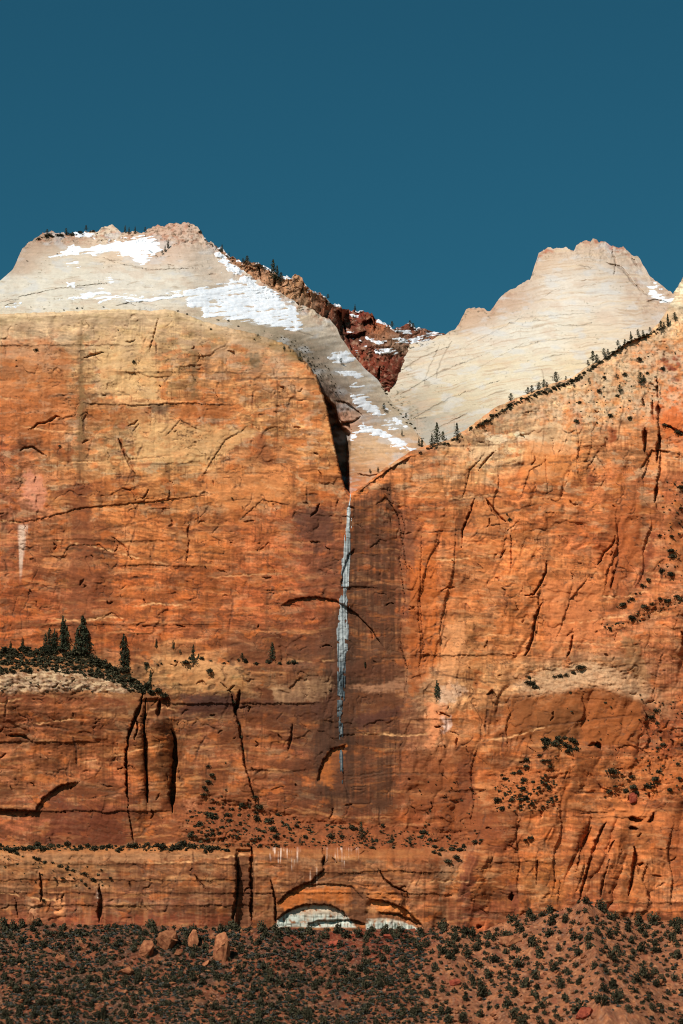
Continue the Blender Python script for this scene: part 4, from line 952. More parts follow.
for p, w, d in [([(553, 325), (580, 326), (594, 322)], [.5, .9, .5], 1.2), ([(505, 350), (540, 342), (590, 336)], .6, 1), ([(540, 360), (552, 356), (566, 354)], .9, 1.2), ([(604, 262), (622, 268), (634, 284), (648, 296)], [1.2, 1.6, 1.2], 3), ([(612, 250), (616, 262), (614, 276)], 1, 3), ([(632, 258), (638, 268)], 1.4, 3), ([(440, 345), (430, 365), (424, 385)], .8, 1.2), ([(452, 340), (440, 362), (436, 380)], .8, 1.2), ([(400, 395), (440, 372), (490, 352)], .7, 1.2), ([(390, 378), (420, 358), (450, 346)], .7, 1.2), ([(410, 420), (450, 398), (500, 380)], .7, 1.2), ([(430, 432), (470, 412)], .7, 1.2), ([(455, 352), (520, 318), (600, 312)], .5, .8), ([(470, 372), (530, 340)], .5, .8), ([(646, 302), (656, 300), (668, 303)], [1.2, 1.8, 1], 3)]:
    F.crack(p, w, d, .2, .35)
sp_ = ss(.22, .42, fbm(U_ / 4, V_ / 2.6, 3, 346))
F.mix(allL, .75 * sp_ * np.clip(ss(10, 3, V_ - RD.top[None, :]) * ss(500, 440, U_) + .8 * crag * ss(300, 312, V_) + ss(12, 4, np.abs(V_ - 395 - (U_ - 395) * 1.0)) * ss(440, 410, U_), 0, 1), (84, 76, 62), 1.08)
rj = np.random.default_rng(37)
for k in range(90):
    u0 = rj.uniform(U_.min() + 4, U_.max() - 4); v0 = rj.uniform(240, 440); L = rj.uniform(5, 26); a = rj.normal(-0.16, .22) + (1.5 if rj.uniform() < .25 else 0)
    F.crack([(u0, v0), (u0 + L * .5 * math.cos(a), v0 + L * .5 * math.sin(a) + rj.normal(0, .8)), (u0 + L * math.cos(a), v0 + L * math.sin(a))], rj.uniform(.4, .8), rj.uniform(.3, .9), .3, rj.uniform(.15, .5))
sk = ss(.40, .55, fbm(U_ / 2.6, V_ / 2.0, 2, 361)) * ss(0, .4, fbm(U_ / 30, V_ / 14, 3, 362))
F.mix(allL, .6 * sk, (112, 98, 78), 1.0)
bl = fbm(U_ / 26, V_ / 10, 5, 363)
F.mix(allL, .35 * ss(.1, .4, bl), (204, 170, 136), 1.0); F.mix(allL, .4 * ss(.1, .4, -bl), (206, 202, 190), 1.0)
RD.build('mountain', SLICK, 'bare cream sandstone dome with a small red cap')
RD.snow('snow', [([(648, 286), (654, 288), (668, 297), (676, 299), (664, 302), (652, 297)], .95), ([(652, 281), (664, 289), (658, 290)], .75)], 'small white snow patch on the shoulder of the cream dome')

# ---------------- red butte ridge between the domes
TB = [(190, 250), (205, 238), (212, 245), (222, 248), (230, 257), (240, 262), (250, 263), (258, 263), (264, 266), (271, 271), (278, 276), (284, 276), (294, 276), (302, 277), (305, 284), (311, 290), (325, 296), (330, 302), (338, 304), (348, 309), (357, 311), (362, 312), (366, 315), (372, 313), (376, 320), (389, 324), (394, 328), (402, 326),
      (410, 323), (414, 327), (430, 331), (445, 334), (480, 338)]
BB = [(190, 300), (300, 345), (360, 405), (480, 400)]
CB = [(200, 245, 98), (230, 262, 96), (222, 275, 90), (264, 272, 104), (270, 292, 98), (300, 285, 112), (300, 310, 104), (318, 300, 126), (320, 322, 112), (340, 315, 160), (345, 340, 136), (355, 350, 128), (365, 372, 116), (380, 380, 116), (390, 350, 130), (380, 330, 150), (410, 330, 200), (440, 337, 226), (420, 350, 176), (480, 345, 240), (420, 390, 140), (300, 340, 100)]
BT = Layer(196, 470, 0.6, TB, BB, 190, CB, jag_of([(190, 2), (240, 2.4), (300, 2.4), (340, 2.6), (380, 2.4), (420, 1.2), (470, .6)], 350))
F = BT.F; U_, V_ = F.U, F.V
F.paint([(220, 252, 190, 140, 105), (245, 265, 196, 140, 100), (265, 275, 205, 150, 112), (285, 285, 214, 160, 118), (300, 290, 205, 148, 105), (300, 305, 200, 160, 124), (325, 305, 150, 92, 66), (330, 320, 128, 78, 58), (345, 320, 120, 68, 52), (355, 315, 138, 60, 48), (355, 335, 110, 58, 46), (360, 355, 150, 70, 48), (370, 365, 142, 66, 46), (380, 372, 118, 58, 44),
         (385, 330, 212, 130, 80), (380, 320, 150, 74, 52), (395, 335, 150, 130, 108), (405, 330, 160, 90, 66), (412, 325, 150, 66, 54), (430, 335, 170, 130, 104), (370, 345, 120, 84, 68), (440, 338, 170, 110, 84)], 14, 9, 4, 3, 0.95)
F.C *= np.exp(.22 * fbm(U_ / 7, V_ / 6, 4, 351) + .12 * gn(U_ / 40, V_ / 1.8, 352))[..., None]
F.mix(allL, .45 * ss(.1, .4, fbm(U_ / 8, V_ / 7, 4, 353)), (104, 72, 58), .95)
F.mix(allL, .35 * ss(.2, .5, fbm(U_ / 9, V_ / 9, 4, 354)), (196, 156, 124), .95)
D_ = F.D
D_ += (8 * terr(fbm(U_ / 26 + .3 * F.W1, V_ / 30, 3, 355), 4, .1) + 4.0 * terr(fbm(U_ / 9, V_ / 12, 4, 356), 3, .15) + .9 * fbm(U_ / 3.5, V_ / 3.5, 3, 357)).astype(F32)
for p, d, f, sd in [([(337, 312), (342, 322), (346, 334), (352, 352)], 15, 12, -1), ([(372, 318), (376, 330), (374, 344)], 8, 8, 1), ([(362, 322), (372, 318)], 7, 10, 1), ([(309, 286), (312, 302), (308, 318)], 6, 7, 1), ([(326, 300), (324, 320)], 6, 7, -1)]:
    F.rec(p, d, f, sd, .1)
for p, w, d in [([(338, 310), (340, 322), (344, 338), (348, 348)], [2.5, 5, 5, 2], 14), ([(346, 336), (356, 338), (366, 332)], [3, 5, 3], 10), ([(374, 318), (377, 332)], [1.5, 3.5], 8), ([(330, 318), (331, 334)], [1.5, 3, 1.5], 6), ([(380, 366), (378, 380)], [1, 2.5], 6), ([(276, 276), (274, 288)], 1.5, 6), ([(258, 266), (262, 280)], 1.5, 6), ([(304, 282), (300, 296)], 1.2, 5)]:
    F.crack(p, w, d, .1, .3)
F.C *= F32(.80)
F.mix(allL, .6 * ss(.0, .35, fbm(U_ / 6, V_ / 5, 4, 364)), (92, 62, 52), .95)
F.mix(allL, .5 * ss(.12, .38, fbm(U_ / 5 + 7, V_ / 4, 4, 365)), (176, 140, 116), .95)
BT.build('mountain', ROCK, 'broken red butte ridge with snowy ledges between the domes', tint=(1, 1, 1))
capn = ss(4.5, 1.0, V_ - BT.top[None, :]) * ss(-.25, .15, fbm(U_ / 10, V_ / 30, 3, 358)) * .8
BT.snow('snow', [([(366, 336), (374, 338), (384, 342), (380, 346), (368, 342)], .9), ([(350, 310), (360, 318), (356, 322), (350, 316)], .8), ([(360, 342), (368, 346), (364, 350)], .7), ([(410, 338), (428, 336), (440, 340), (430, 346), (412, 344)], .95),
                 ([(376, 318), (390, 322), (388, 325), (376, 321)], .9), ([(395, 328), (412, 330), (410, 333), (396, 332)], .9), ([(412, 327), (430, 332), (440, 336), (426, 335)], .9), ([(344, 326), (352, 330), (358, 336), (350, 338)], .7), ([(376, 350), (392, 348), (398, 352), (380, 356)], .75), ([(352, 346), (362, 350), (356, 354)], .65), ([(390, 338), (404, 336), (408, 342), (394, 344)], .75), ([(306, 282), (312, 290), (308, 292)], .75), ([(312, 290), (324, 296), (320, 299)], .8)],
        'snow resting on the ledges of the red butte ridge', extra=capn)
# ================================================================== TALUS AND VALLEY FLOOR
gx = np.concatenate([np.array([-6000, -3000, -1500, -900, -600, -420]), np.arange(-310, 310.1, 0.8), np.array([420, 600, 900, 1500, 3000, 6000])])
gy = np.concatenate([np.array([-3000, -800, -100, 0, 100, 400, 700, 1000, 1200, 1300, 1380, 1440, 1490, 1530]), np.arange(1560, 1630, 2.0), np.arange(1630, 1812, 0.8), np.array([1830, 1870])])
_bu = np.arange(-110, 790, 2.0)
_bY = wallY(np.clip(_bu, -70, 750), curve(BASE, _bu) - 2)
_k = np.ones(11) / 11
_bYs = np.convolve(np.pad(_bY, 5, mode='edge'), _k, 'valid')
_bz = world(_bu, curve(BASE, _bu), _bYs)
_bzx, _bzz, _bzY = _bz[:, 0], _bz[:, 2], _bYs


def ground_z(x, y):
    x = np.asarray(x, float); y = np.asarray(y, float)
    zb = np.interp(x, _bzx, _bzz); yb = np.interp(x, _bzx, _bzY)
    d = yb - y
    prof = 0.60 * d + 4.5 * np.sin(np.clip(d, 0, 400) / 33.0) * np.clip(d / 40, 0, 1) * fbm(x / 60, x * 0 + 2.2, 2, 400)
    z = zb - prof
    am = ss(-2, 14, d) * ss(420, 200, d)
    z = z + am * (6.0 * fbm(x / 46, y / 46, 3, 401) + 1.5 * fbm(x / 15, y / 15, 3, 402) + 1.0 * fbm(x / 5, y / 5, 4, 403, .6))
    z = z + am * 13.0 * np.exp(-((x - 166 - .10 * (d - 60)) / 26.0) ** 2) * ss(0, 12, d) + am * 8.0 * np.exp(-((x - 92 - .12 * d) / 14.0) ** 2) * ss(4, 40, d)
    lo = -3.0 + 2.5 * fbm(x / 300, y / 300, 2, 404)
    k = 14.0
    return np.maximum(z, lo) + k * 0.25 * np.clip(1 - np.abs(z - lo) / k, 0, 1) ** 2 - 0.0 * y


GX, GY = np.meshgrid(gx, gy)
GZ = ground_z(GX, GY)
pu, pv = pix(np.stack([GX, np.maximum(GY, 200), GZ], -1))
pu = np.clip(pu, -400, 1100)
A = np.zeros(GX.shape + (3,), F32)
def gcol(rgb): return (lin(rgb) / 1.75).astype(F32)
A[:] = gcol((150, 98, 70))
def gmix(m, rgb):
    global A
    A = A * (1 - m[..., None].astype(F32)) + gcol(rgb) * m[..., None].astype(F32)
n_a = fbm(GX / 30, GY / 24, 4, 405); n_b = fbm(GX / 9, GY / 7, 4, 406); n_c = fbm(GX / 3, GY / 2.4, 3, 407)
gmix(0.8 * ss(450, 380, pu + 40 * n_a) * ss(-.5, .4, n_a + .5 * n_b), (146, 72, 48))
gmix(0.8 * ss(-.1, .4, n_b + .4 * n_c), (166, 106, 70))
gmix(0.6 * ss(.1, .5, -n_b + .3 * n_c), (104, 66, 50))
gmix(0.7 * ss(120, 40, np.abs(pu - 345)) * ss(990, 930, pv + 20 * n_b), (150, 66, 48))
gmix(0.55 * ss(.15, .5, n_c), (178, 128, 92))
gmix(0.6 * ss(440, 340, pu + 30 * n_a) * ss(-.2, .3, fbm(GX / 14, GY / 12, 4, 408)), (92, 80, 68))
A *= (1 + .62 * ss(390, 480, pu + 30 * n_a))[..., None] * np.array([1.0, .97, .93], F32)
A *= np.exp(.42 * n_c + .22 * n_b)[..., None]
gmix(.75 * ss(.30, .5, fbm(GX / 1.6, GY / 1.3, 2, 409)), (196, 150, 122))
gmix(.6 * ss(.30, .5, fbm(GX / 1.8, GY / 1.5, 2, 410)), (84, 58, 46))
gmix(.5 * ss(.2, .5, fbm(GX / 7, GY / 6, 4, 413)), (188, 104, 74))
co = np.stack([GX, GY, GZ], -1).reshape(-1, 3)
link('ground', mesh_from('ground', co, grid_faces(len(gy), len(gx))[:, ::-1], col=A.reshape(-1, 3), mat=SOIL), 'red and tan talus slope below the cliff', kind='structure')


def surf(u, v):
    c = []
    if v >= np.interp(u, *np.array(RIM).T) - 1.5: c.append(float(wallY(u, v)))
    for L in (LD, RD, BT):
        if L.u[0] + 1 < u < L.u[-1] - 1:
            j = int(round((u - L.u[0]) / (L.u[1] - L.u[0])))
            if L.top[j] - 3 <= v <= L.b[j]: c.append(L.y(u, v))
    return min(c) if c else float(wallY(u, v))
# ================================================================== VEGETATION AND LOOSE ROCK
PINE = mat_plain('pine_needles', (0.030, 0.037, 0.021), (0.100, 0.104, 0.056), 0.7, 0.8, 0.1, 0, 0.25)
JUN = mat_plain('juniper_foliage', (0.028, 0.027, 0.015), (0.088, 0.076, 0.040), 0.8, 0.8, 0.1, 0, 0.3)
SCRUB = mat_plain('grey_scrub', (0.040, 0.043, 0.034), (0.100, 0.100, 0.082), 0.12, 0.85, 0.08)
BARK = mat_plain('bark', (0.045, 0.03, 0.022), (0.12, 0.08, 0.055), 2.0, 0.9, 0.1)
BLOCK = mat_plain('boulder_stone', tuple(lin((124, 72, 48))), tuple(lin((176, 116, 78))), 0.35, 0.9, 0.1, 0.5, 0.22)
REDBLOCK = mat_plain('red_boulder_stone', tuple(lin((130, 58, 44))), tuple(lin((172, 88, 62))), 0.4, 0.9, 0.1, 0.5, 0.15)


def quads(cen, size, rg, flat=0.0):
    """small randomly turned leaf clumps round given points"""
    n = len(cen)
    a = rg.normal(size=(n, 3)); a[:, 2] *= 1 - flat; a /= np.linalg.norm(a, axis=1)[:, None]
    b = np.cross(a, rg.normal(size=(n, 3))); b /= np.linalg.norm(b, axis=1)[:, None]
    s = (np.asarray(size) * rg.uniform(.6, 1.4, n))[:, None]
    q = np.stack([cen + a * s, cen + b * s * .7, cen - a * s, cen - b * s * .7], 1)
    return q.reshape(-1, 3)


def blob(rg, n, size, squash=.8, lobes=7):
    c = rg.normal(size=(lobes, 3)); c /= np.linalg.norm(c, axis=1)[:, None]; c *= rg.uniform(.2, .55, (lobes, 1)); c[:, 2] = np.abs(c[:, 2]) * .9 + .25
    r = rg.uniform(.28, .5, lobes)
    k = rg.integers(0, lobes, n); d = rg.normal(size=(n, 3)); d /= np.linalg.norm(d, axis=1)[:, None]
    p = c[k] + d * (r[k] * rg.uniform(.55, 1.05, n))[:, None]
    p[:, 2] = np.maximum(p[:, 2] * squash, .02)
    return quads(p, size, rg)


def pine(rg, n, slim=.22, kind=0):
    t = rg.uniform(0.12 if kind == 0 else .3, 1, n * 2)
    whorl = 0.80 + .20 * np.abs(np.sin(t * 19 + rg.uniform(0, 3)))
    prof = (slim * (1.03 - t) ** .75 if kind == 0 else slim * 1.25 * np.sqrt(np.clip(1.02 - t, 0, 1)) * ss(.28, .5, t)) * whorl
    az = rg.uniform(0, 2 * math.pi, n * 2)
    lop = 1 + .40 * np.sin(az * 2 + t * 9 + rg.uniform(0, 6)) + .30 * np.sin(az * 3 - t * 14 + rg.uniform(0, 6)) + .25 * np.sin(t * 31 + rg.uniform(0, 6))
    keep = rg.uniform(0, 1, n * 2) < (.35 + .65 * prof / prof.max())
    rr = prof * lop * np.sqrt(rg.uniform(.06, 1, n * 2))
    p = np.stack([np.cos(az) * rr, np.sin(az) * rr, t - .25 * rr], 1)[keep][:n]
    return quads(p, 0.030, rg, .4)


def trunk(rg, h=0.95, r=0.017):
    k = 7; zs = np.linspace(-.06, h, 7); pts = []
    off = np.cumsum(rg.normal(0, .004, (7, 2)), 0)
    for z, o in zip(zs, off):
        rr = r * (1.15 - z) + .002
        a = np.arange(k) * 2 * math.pi / k
        pts.append(np.stack([np.cos(a) * rr + o[0], np.sin(a) * rr + o[1], np.full(k, z)], 1))
    P = np.array(pts).reshape(-1, 3); f = []
    for i in range(6):
        for j in range(k):
            f.append((i * k + j, i * k + (j + 1) % k, (i + 1) * k + (j + 1) % k, (i + 1) * k + j))
    # a few bare limbs
    for _ in range(7):
        z = rg.uniform(.2, .8); a = rg.uniform(0, 6.28); L = .14 * (1.05 - z); b = len(P)
        d = np.array([math.cos(a), math.sin(a), .15]); s = np.array([-math.sin(a), math.cos(a), 0]) * .004; u_ = np.array([0, 0, .004])
        o = np.array([0, 0, z])
        P = np.concatenate([P, [o - s, o + u_, o + s, o - u_, o + d * L - s * .3, o + d * L + u_ * .3, o + d * L + s * .3, o + d * L - u_ * .3]])
        f += [(b + i, b + (i + 1) % 4, b + 4 + (i + 1) % 4, b + 4 + i) for i in range(4)]
    return P, np.array(f)


rg = np.random.default_rng(21)
def qmesh(name, q, mat): return mesh_from(name, q, np.arange(len(q), dtype=np.int32).reshape(-1, 4), mat=mat, smooth=False)
PINES = []
for i in range(8):
    kind = 0 if i < 5 else 1
    tp, tf = trunk(rg)
    PINES.append((qmesh('crown', pine(rg, 620, [.16, .21, .26, .18, .23, .30, .36, .27][i], kind), PINE), mesh_from('trunk', tp, tf, mat=BARK)))
SHRUBS = [qmesh('shrub', blob(rg, 230, .13, [.75, .9, .65, 1.0, .8, .7][i], 6 + i), JUN) for i in range(6)]
JUNS = [qmesh('juniper', blob(rg, 260, .125, [1.0, 1.15, .9, 1.25, .85, 1.05][i], 6 + i), JUN) for i in range(6)]

ORD = ['first', 'second', 'third', 'fourth', 'fifth', 'sixth', 'seventh', 'eighth', 'ninth', 'tenth', 'eleventh', 'twelfth', 'thirteenth', 'fourteenth', 'fifteenth', 'sixteenth', 'seventeenth', 'eighteenth', 'nineteenth', 'twentieth']
def ordinal(k): return ORD[k] if k < 20 else ('twenty-' + ORD[k - 20] if k < 29 else ('thirtieth' if k == 29 else ('thirty-' + ORD[k - 30] if k < 39 else ('fortieth' if k == 39 else 'forty-' + ORD[k - 40]))))


def add_pine(u, v, hpx, kind, label, group):
    Y = surf(u, v); p = world(u, v, Y - 0.4); h = hpx * Y / FPX * .97
    o = bpy.data.objects.new('pine_tree', None); COL.objects.link(o); o.empty_display_size = 2
    o.location = p; o.rotation_euler = (0, 0, random.uniform(0, 6.28)); o.scale = (h * random.uniform(.75, 1.0),) * 2 + (h,)
    o['label'] = label; o['category'] = 'pine tree'; o['group'] = group
    c, t = PINES[kind]
    a = link('crown', c, parent=o); b = link('trunk', t, parent=o)
    return o


def size_word(h, big, small): return 'tall' if h >= big else ('small' if h <= small else 'mid-sized')


# (u, v of the foot, height in photo pixels, form)
PINE_SETS = [
 ('pines on the brushy left ledge', 'dark pine on the brushy left ledge below the orange wall', 26, 14,
  [(45, 654, 22, 2), (49, 654, 28, 2), (54, 653, 26, 0), (62, 653, 40, 0), (66, 652, 28, 4), (77, 654, 28, 2), (82, 655, 42, 1), (86, 656, 30, 2), (123, 671, 40, 1), (127, 672, 26, 0), (150, 684, 15, 3), (10, 650, 10, 3), (22, 648, 12, 0)]),
 ('pines on the shelf left of the frozen fall', 'pine on the narrow shelf between the brushy ledge and frozen fall', 16, 8,
  [(156, 648, 10, 3), (173, 649, 10, 3), (193, 665, 22, 1), (242, 661, 9, 5), (272, 661, 20, 2), (146, 672, 8, 5), (180, 655, 6, 5)]),
 ('pines on the face right of the frozen fall', 'pine clinging to the cliff face right of the frozen fall', 15, 7,
  [(437, 699, 20, 1), (365, 668, 7, 3)]),
 ('pines on the bench above the arches', 'pine on the bench above the pale low arches', 14, 9,
  [(361, 839, 18, 2), (392, 846, 12, 5), (410, 846, 9, 5), (300, 846, 8, 6), (372, 846, 9, 5)]),
 ('pines at the right end of the notch', 'pine where the notch meets the rising right rim', 20, 12,
  [(437, 446, 26, 2), (432, 448, 16, 2), (457, 438, 17, 2), (422, 450, 13, 3), (419, 446, 10, 1), (443, 444, 14, 5)]),
 ('pines along the right rim', 'pine on the rim line before the cream dome', 12, 8,
  [(511, 404, 12, 5), (528, 397, 11, 6), (532, 396, 12, 5), (539, 393, 12, 6), (544, 391, 13, 5), (547, 390, 9, 5), (556, 386, 16, 6), (566, 382, 7, 5), (588, 367, 8, 5), (593, 365, 16, 5), (597, 364, 11, 5), (604, 358, 11, 6), (608, 356, 8, 5), (618, 348, 9, 5), (631, 341, 11, 3), (638, 338, 10, 5), (650, 333, 7, 6), (661, 334, 15, 5), (664, 330, 9, 5), (668, 327, 15, 3), (675, 322, 11, 5), (643, 336, 7, 6), (625, 345, 7, 5)]),
 ('pines among the blocks below the right rim', 'pine among grey blocks below the right rim', 12, 7,
  [(641, 388, 18, 5), (620, 395, 12, 5), (589, 384, 7, 6), (617, 380, 7, 6), (574, 388, 6, 6), (644, 384, 10, 5)]),
 ('pines on the snowy dome summit', 'pine on the snowy summit of the left dome', 8, 5,
  [(125, 233, 9, 2), (129, 234, 8, 2), (135, 234, 9, 0), (145, 233, 7, 5), (165, 252, 8, 2), (168, 248, 10, 0), (162, 255, 6, 5), (222, 251, 8, 2), (229, 259, 8, 2), (47, 236, 8, 6), (66, 234, 7, 6), (86, 232, 8, 6)]),
 ('pines on the red butte ridge', 'pine on the broken red ridge between the domes', 12, 6,
  [(247, 266, 12, 6), (273, 281, 25, 2), (277, 281, 18, 2), (281, 282, 11, 5), (243, 264, 7, 5), (328, 300, 7, 5), (355, 312, 9, 1), (392, 329, 9, 5), (410, 329, 10, 5), (413, 330, 8, 6), (262, 270, 6, 5), (398, 334, 7, 6)]),
 ('pines on the flank beside the notch', 'pine on the snowy flank left of the notch', 8, 5,
  [(284, 351, 6, 5), (300, 361, 11, 2), (308, 364, 7, 5), (341, 364, 7, 6), (384, 412, 10, 5), (406, 420, 8, 5), (378, 474, 8, 2), (370, 474, 6, 5), (362, 475, 5, 5), (402, 436, 8, 3), (258, 338, 5, 6)]),
]
for group, phrase, big, small, rows in PINE_SETS:
    rows = sorted(rows)
    for k, (u, v, h, f) in enumerate(rows):
        lab = f"{size_word(h, big, small)} {phrase}".replace('dark pine on the brushy left ledge below the orange wall', 'dark pine on the brushy left ledge').replace('pine on the narrow shelf between the brushy ledge and frozen fall', 'pine on the shelf left of the frozen fall') + (f", {ordinal(k)} from the left" if len(rows) > 1 else '')
        add_pine(u, v, h, f, lab, group)

# ---------------- shrubs on the ledges
def scatter_line(pts, n, jit, r0, r1, rgs):
    p = np.array(pts, float); L = np.concatenate([[0], np.cumsum(np.hypot(*(p[1:] - p[:-1]).T))])
    t = (np.arange(n) + rgs.uniform(.1, .9, n)) / n * L[-1]
    return [(np.interp(q, L, p[:, 0]), np.interp(q, L, p[:, 1]) + rgs.uniform(-jit, jit), rgs.uniform(r0, r1)) for q in t]


def scatter_poly(poly, n, r0, r1, rgs, minsep=2.5, cl=0.0):
    p = np.array(poly, float); out = []
    for _ in range(n * 40):
        u, v = rgs.uniform(p[:, 0].min(), p[:, 0].max()), rgs.uniform(p[:, 1].min(), p[:, 1].max())
        ins = False
        for k in range(len(p)):
            a, b = p[k], p[(k + 1) % len(p)]
            if (a[1] > v) != (b[1] > v) and u < (b[0] - a[0]) * (v - a[1]) / (b[1] - a[1]) + a[0]: ins = not ins
        if cl and ins and float(fbm(np.array(u / 11), np.array(v / 6), 3, 430)) < rgs.uniform(-.25, cl): continue
        if ins and all((u - q[0]) ** 2 + (v - q[1]) ** 2 > minsep ** 2 for q in out):
            out.append((u, v, r0 + (r1 * 1.12 - r0) * rgs.uniform() ** 1.7))
            if len(out) >= n: break
    return out


rs = np.random.default_rng(5)
SH = [
 ('shrubs on the brushy left ledge', 'dark shrub on the brushy left ledge', scatter_line([(0, 652), (30, 650), (84, 655), (111, 666), (140, 682), (166, 694)], 26, 3, 2.2, 4.2, rs)),
 ('shrubs on the shelf left of the fall', 'shrub on the shelf left of the frozen fall', scatter_line([(150, 662), (200, 660), (240, 662), (300, 662)], 16, 2.5, 1.6, 3.6, rs) + [(210, 672, 3), (158, 690, 2.4), (146, 664, 2.6)]),
 ('shrubs along the bench under the left pillars', 'shrub on the long bench under the left pillars', scatter_line([(-5, 849), (60, 847), (120, 848), (180, 847), (228, 848)], 34, 3, 2.4, 5.0, rs)),
 ('shrubs on the slope beside the left pillars', 'shrub on the rubble slope right of the left pillars', scatter_poly([(182, 812), (200, 795), (215, 760), (228, 760), (235, 800), (280, 812), (300, 838), (190, 842)], 34, 1.5, 4.0, rs, 4)),
 ('shrubs in the gully below the shelf', 'shrub in the thin gully left of the fall', scatter_line([(231, 694), (238, 716), (242, 740), (246, 766), (252, 786), (258, 806)], 9, 2, 1.6, 3.2, rs)),
 ('shrubs on the bench above the arches', 'shrub on the bench above the pale arches', scatter_poly([(255, 812), (300, 818), (400, 828), (460, 836), (462, 848), (255, 848)], 34, 1.4, 3.6, rs, 4) + scatter_poly([(430, 846), (466, 846), (452, 872), (438, 862)], 9, 2.2, 4, rs, 4)),
 ('shrubs on the two right hand terraces', 'shrub on the small terraces of the right wall', scatter_poly([(500, 772), (520, 768), (556, 776), (558, 808), (495, 810)], 26, 1.6, 3.6, rs, 4) + scatter_poly([(527, 750), (545, 738), (577, 738), (577, 752)], 13, 2.2, 4.2, rs, 3.2) + scatter_poly([(516, 756), (575, 752), (560, 768), (516, 766)], 8, 1.4, 2.6, rs, 4)),
 ('shrubs on the pale band of the right wall', 'shrub on the pale band of the right wall', [(527, 682, 3.2), (531, 684, 3.6), (536, 687, 3), (554, 677, 2.2), (560, 676, 3), (566, 675, 2.4), (573, 673, 2.6), (579, 668, 3.6), (583, 667, 2.6), (529, 678, 2)]),
 ('shrubs on the slanting ledge at the right', 'shrub on the slanting ledge of the right wall', scatter_line([(606, 628), (622, 622), (634, 616), (648, 606), (666, 600), (684, 596)], 15, 3, 1.6, 3.4, rs) + scatter_line([(616, 606), (628, 600), (640, 590), (650, 580)], 10, 3, 1.5, 3.2, rs) + scatter_poly([(664, 490), (684, 480), (684, 580), (655, 570)], 16, 1.5, 3.6, rs, 6)),
 ('shrubs at the top of the right buttress', 'shrub on the terrace above the right buttress', scatter_poly([(612, 772), (650, 768), (684, 755), (684, 790), (600, 800)], 20, 1.8, 4.2, rs, 5) + scatter_poly([(640, 700), (660, 702), (672, 752), (650, 750)], 8, 1.6, 3.2, rs, 5)),
 ('shrubs along the right rim', 'shrub on the rim before the cream dome', scatter_line([(418, 452), (449, 444), (478, 425), (497, 411), (520, 401), (547, 390), (574, 381), (593, 368), (609, 356), (628, 342), (651, 334)], 46, 1.2, 1.3, 3.0, rs)),
 ('shrubs among blocks below the right rim', 'shrub among grey blocks below the right rim', scatter_poly([(560, 398), (600, 376), (640, 350), (672, 340), (684, 350), (650, 420), (600, 425), (560, 420)], 30, 1.0, 2.6, rs, 6) + scatter_line([(660, 422), (684, 436)], 4, 1, 2, 3, rs)),
 ('shrubs on the snowy dome summit', 'dark shrub on the summit of the left dome', scatter_line([(36, 241), (47, 236), (67, 234), (88, 233), (100, 232)], 16, 1.5, 1.4, 3.0, rs) + scatter_line([(188, 226), (197, 228), (206, 240), (214, 247)], 5, 1.5, 1.2, 2.2, rs) + [(57, 254, 1.4), (72, 252, 1.2), (27, 261, 1.5)]),
 ('shrubs dotted along the pale left rim', 'small shrub on the pale rim over the left wall', [(77, 308, 1.6), (82, 308, 1.4), (103, 307, 1.6), (13, 315, 1.3), (31, 307, 1), (218, 320, 1.8), (228, 321, 1.5), (238, 326, 1.6), (178, 311, 1.5), (187, 314, 1.5), (211, 329, 1.5), (245, 333, 1.6), (254, 339, 1.4), (64, 310, 1), (44, 309, 1), (150, 312, 1)]),
 ('shrubs dotted on the orange wall', 'lone shrub growing on the sheer orange wall', [(36, 350, 2.4), (134, 362, 2.2), (60, 446, 1.8), (16, 360, 1.2), (118, 330, 1.0), (232, 498, 1.5), (205, 566, 1.4), (30, 590, 1.5), (350, 640, 1.3), (510, 520, 2), (507, 514, 1.6), (452, 560, 1.3), (590, 610, 1.3), (597, 747, 2.6), (531, 838, 3), (526, 840, 2.4), (475, 842, 2.6), (481, 840, 2.4), (330, 690, 1.2), (208, 766, 2.4), (212, 775, 2.8), (206, 790, 2)]),
 ('shrubs on the slanting left terrace', 'shrub on the slanting terrace at the cliff foot', scatter_line([(8, 850), (30, 857), (60, 866), (85, 874), (100, 884)], 14, 1.8, 1.6, 3.2, rs) + [(63, 878, 2.2), (85, 884, 2), (110, 878, 2), (43, 900, 2), (205, 852, 2.4)]),
]
nsh = 0
def shrub_r(k): return 'broad' if k > 3.0 else ('small' if k < 1.9 else 'rounded')
allr = sorted((q[2] for _, _, rows in SH for q in rows if -6 < q[0] < 690), reverse=True)
cut = allr[294] if len(allr) > 294 else 0
small_rest = []
for group, phrase, rows in SH:
    small_rest += [q for q in rows if q[2] < cut]
    rows = sorted(q for q in rows if -6 < q[0] < 690 and q[2] >= cut)
    for k, (u, v, r) in enumerate(rows):
        Y = surf(u, v); R = r * Y / FPX * 1.6
        tail = f", {ordinal(k)} from the left" if len(rows) > 1 else ''
        o = link('shrub', SHRUBS[nsh % 6], f"{shrub_r(r)} {phrase}{tail}", 'shrub', group)
        o.location = world(u, v + r * .35, Y - R * .3); o.rotation_euler = (0, 0, random.uniform(0, 6.28)); o.scale = (R * random.uniform(.9, 1.25), R, R * random.uniform(.75, 1.15)); nsh += 1


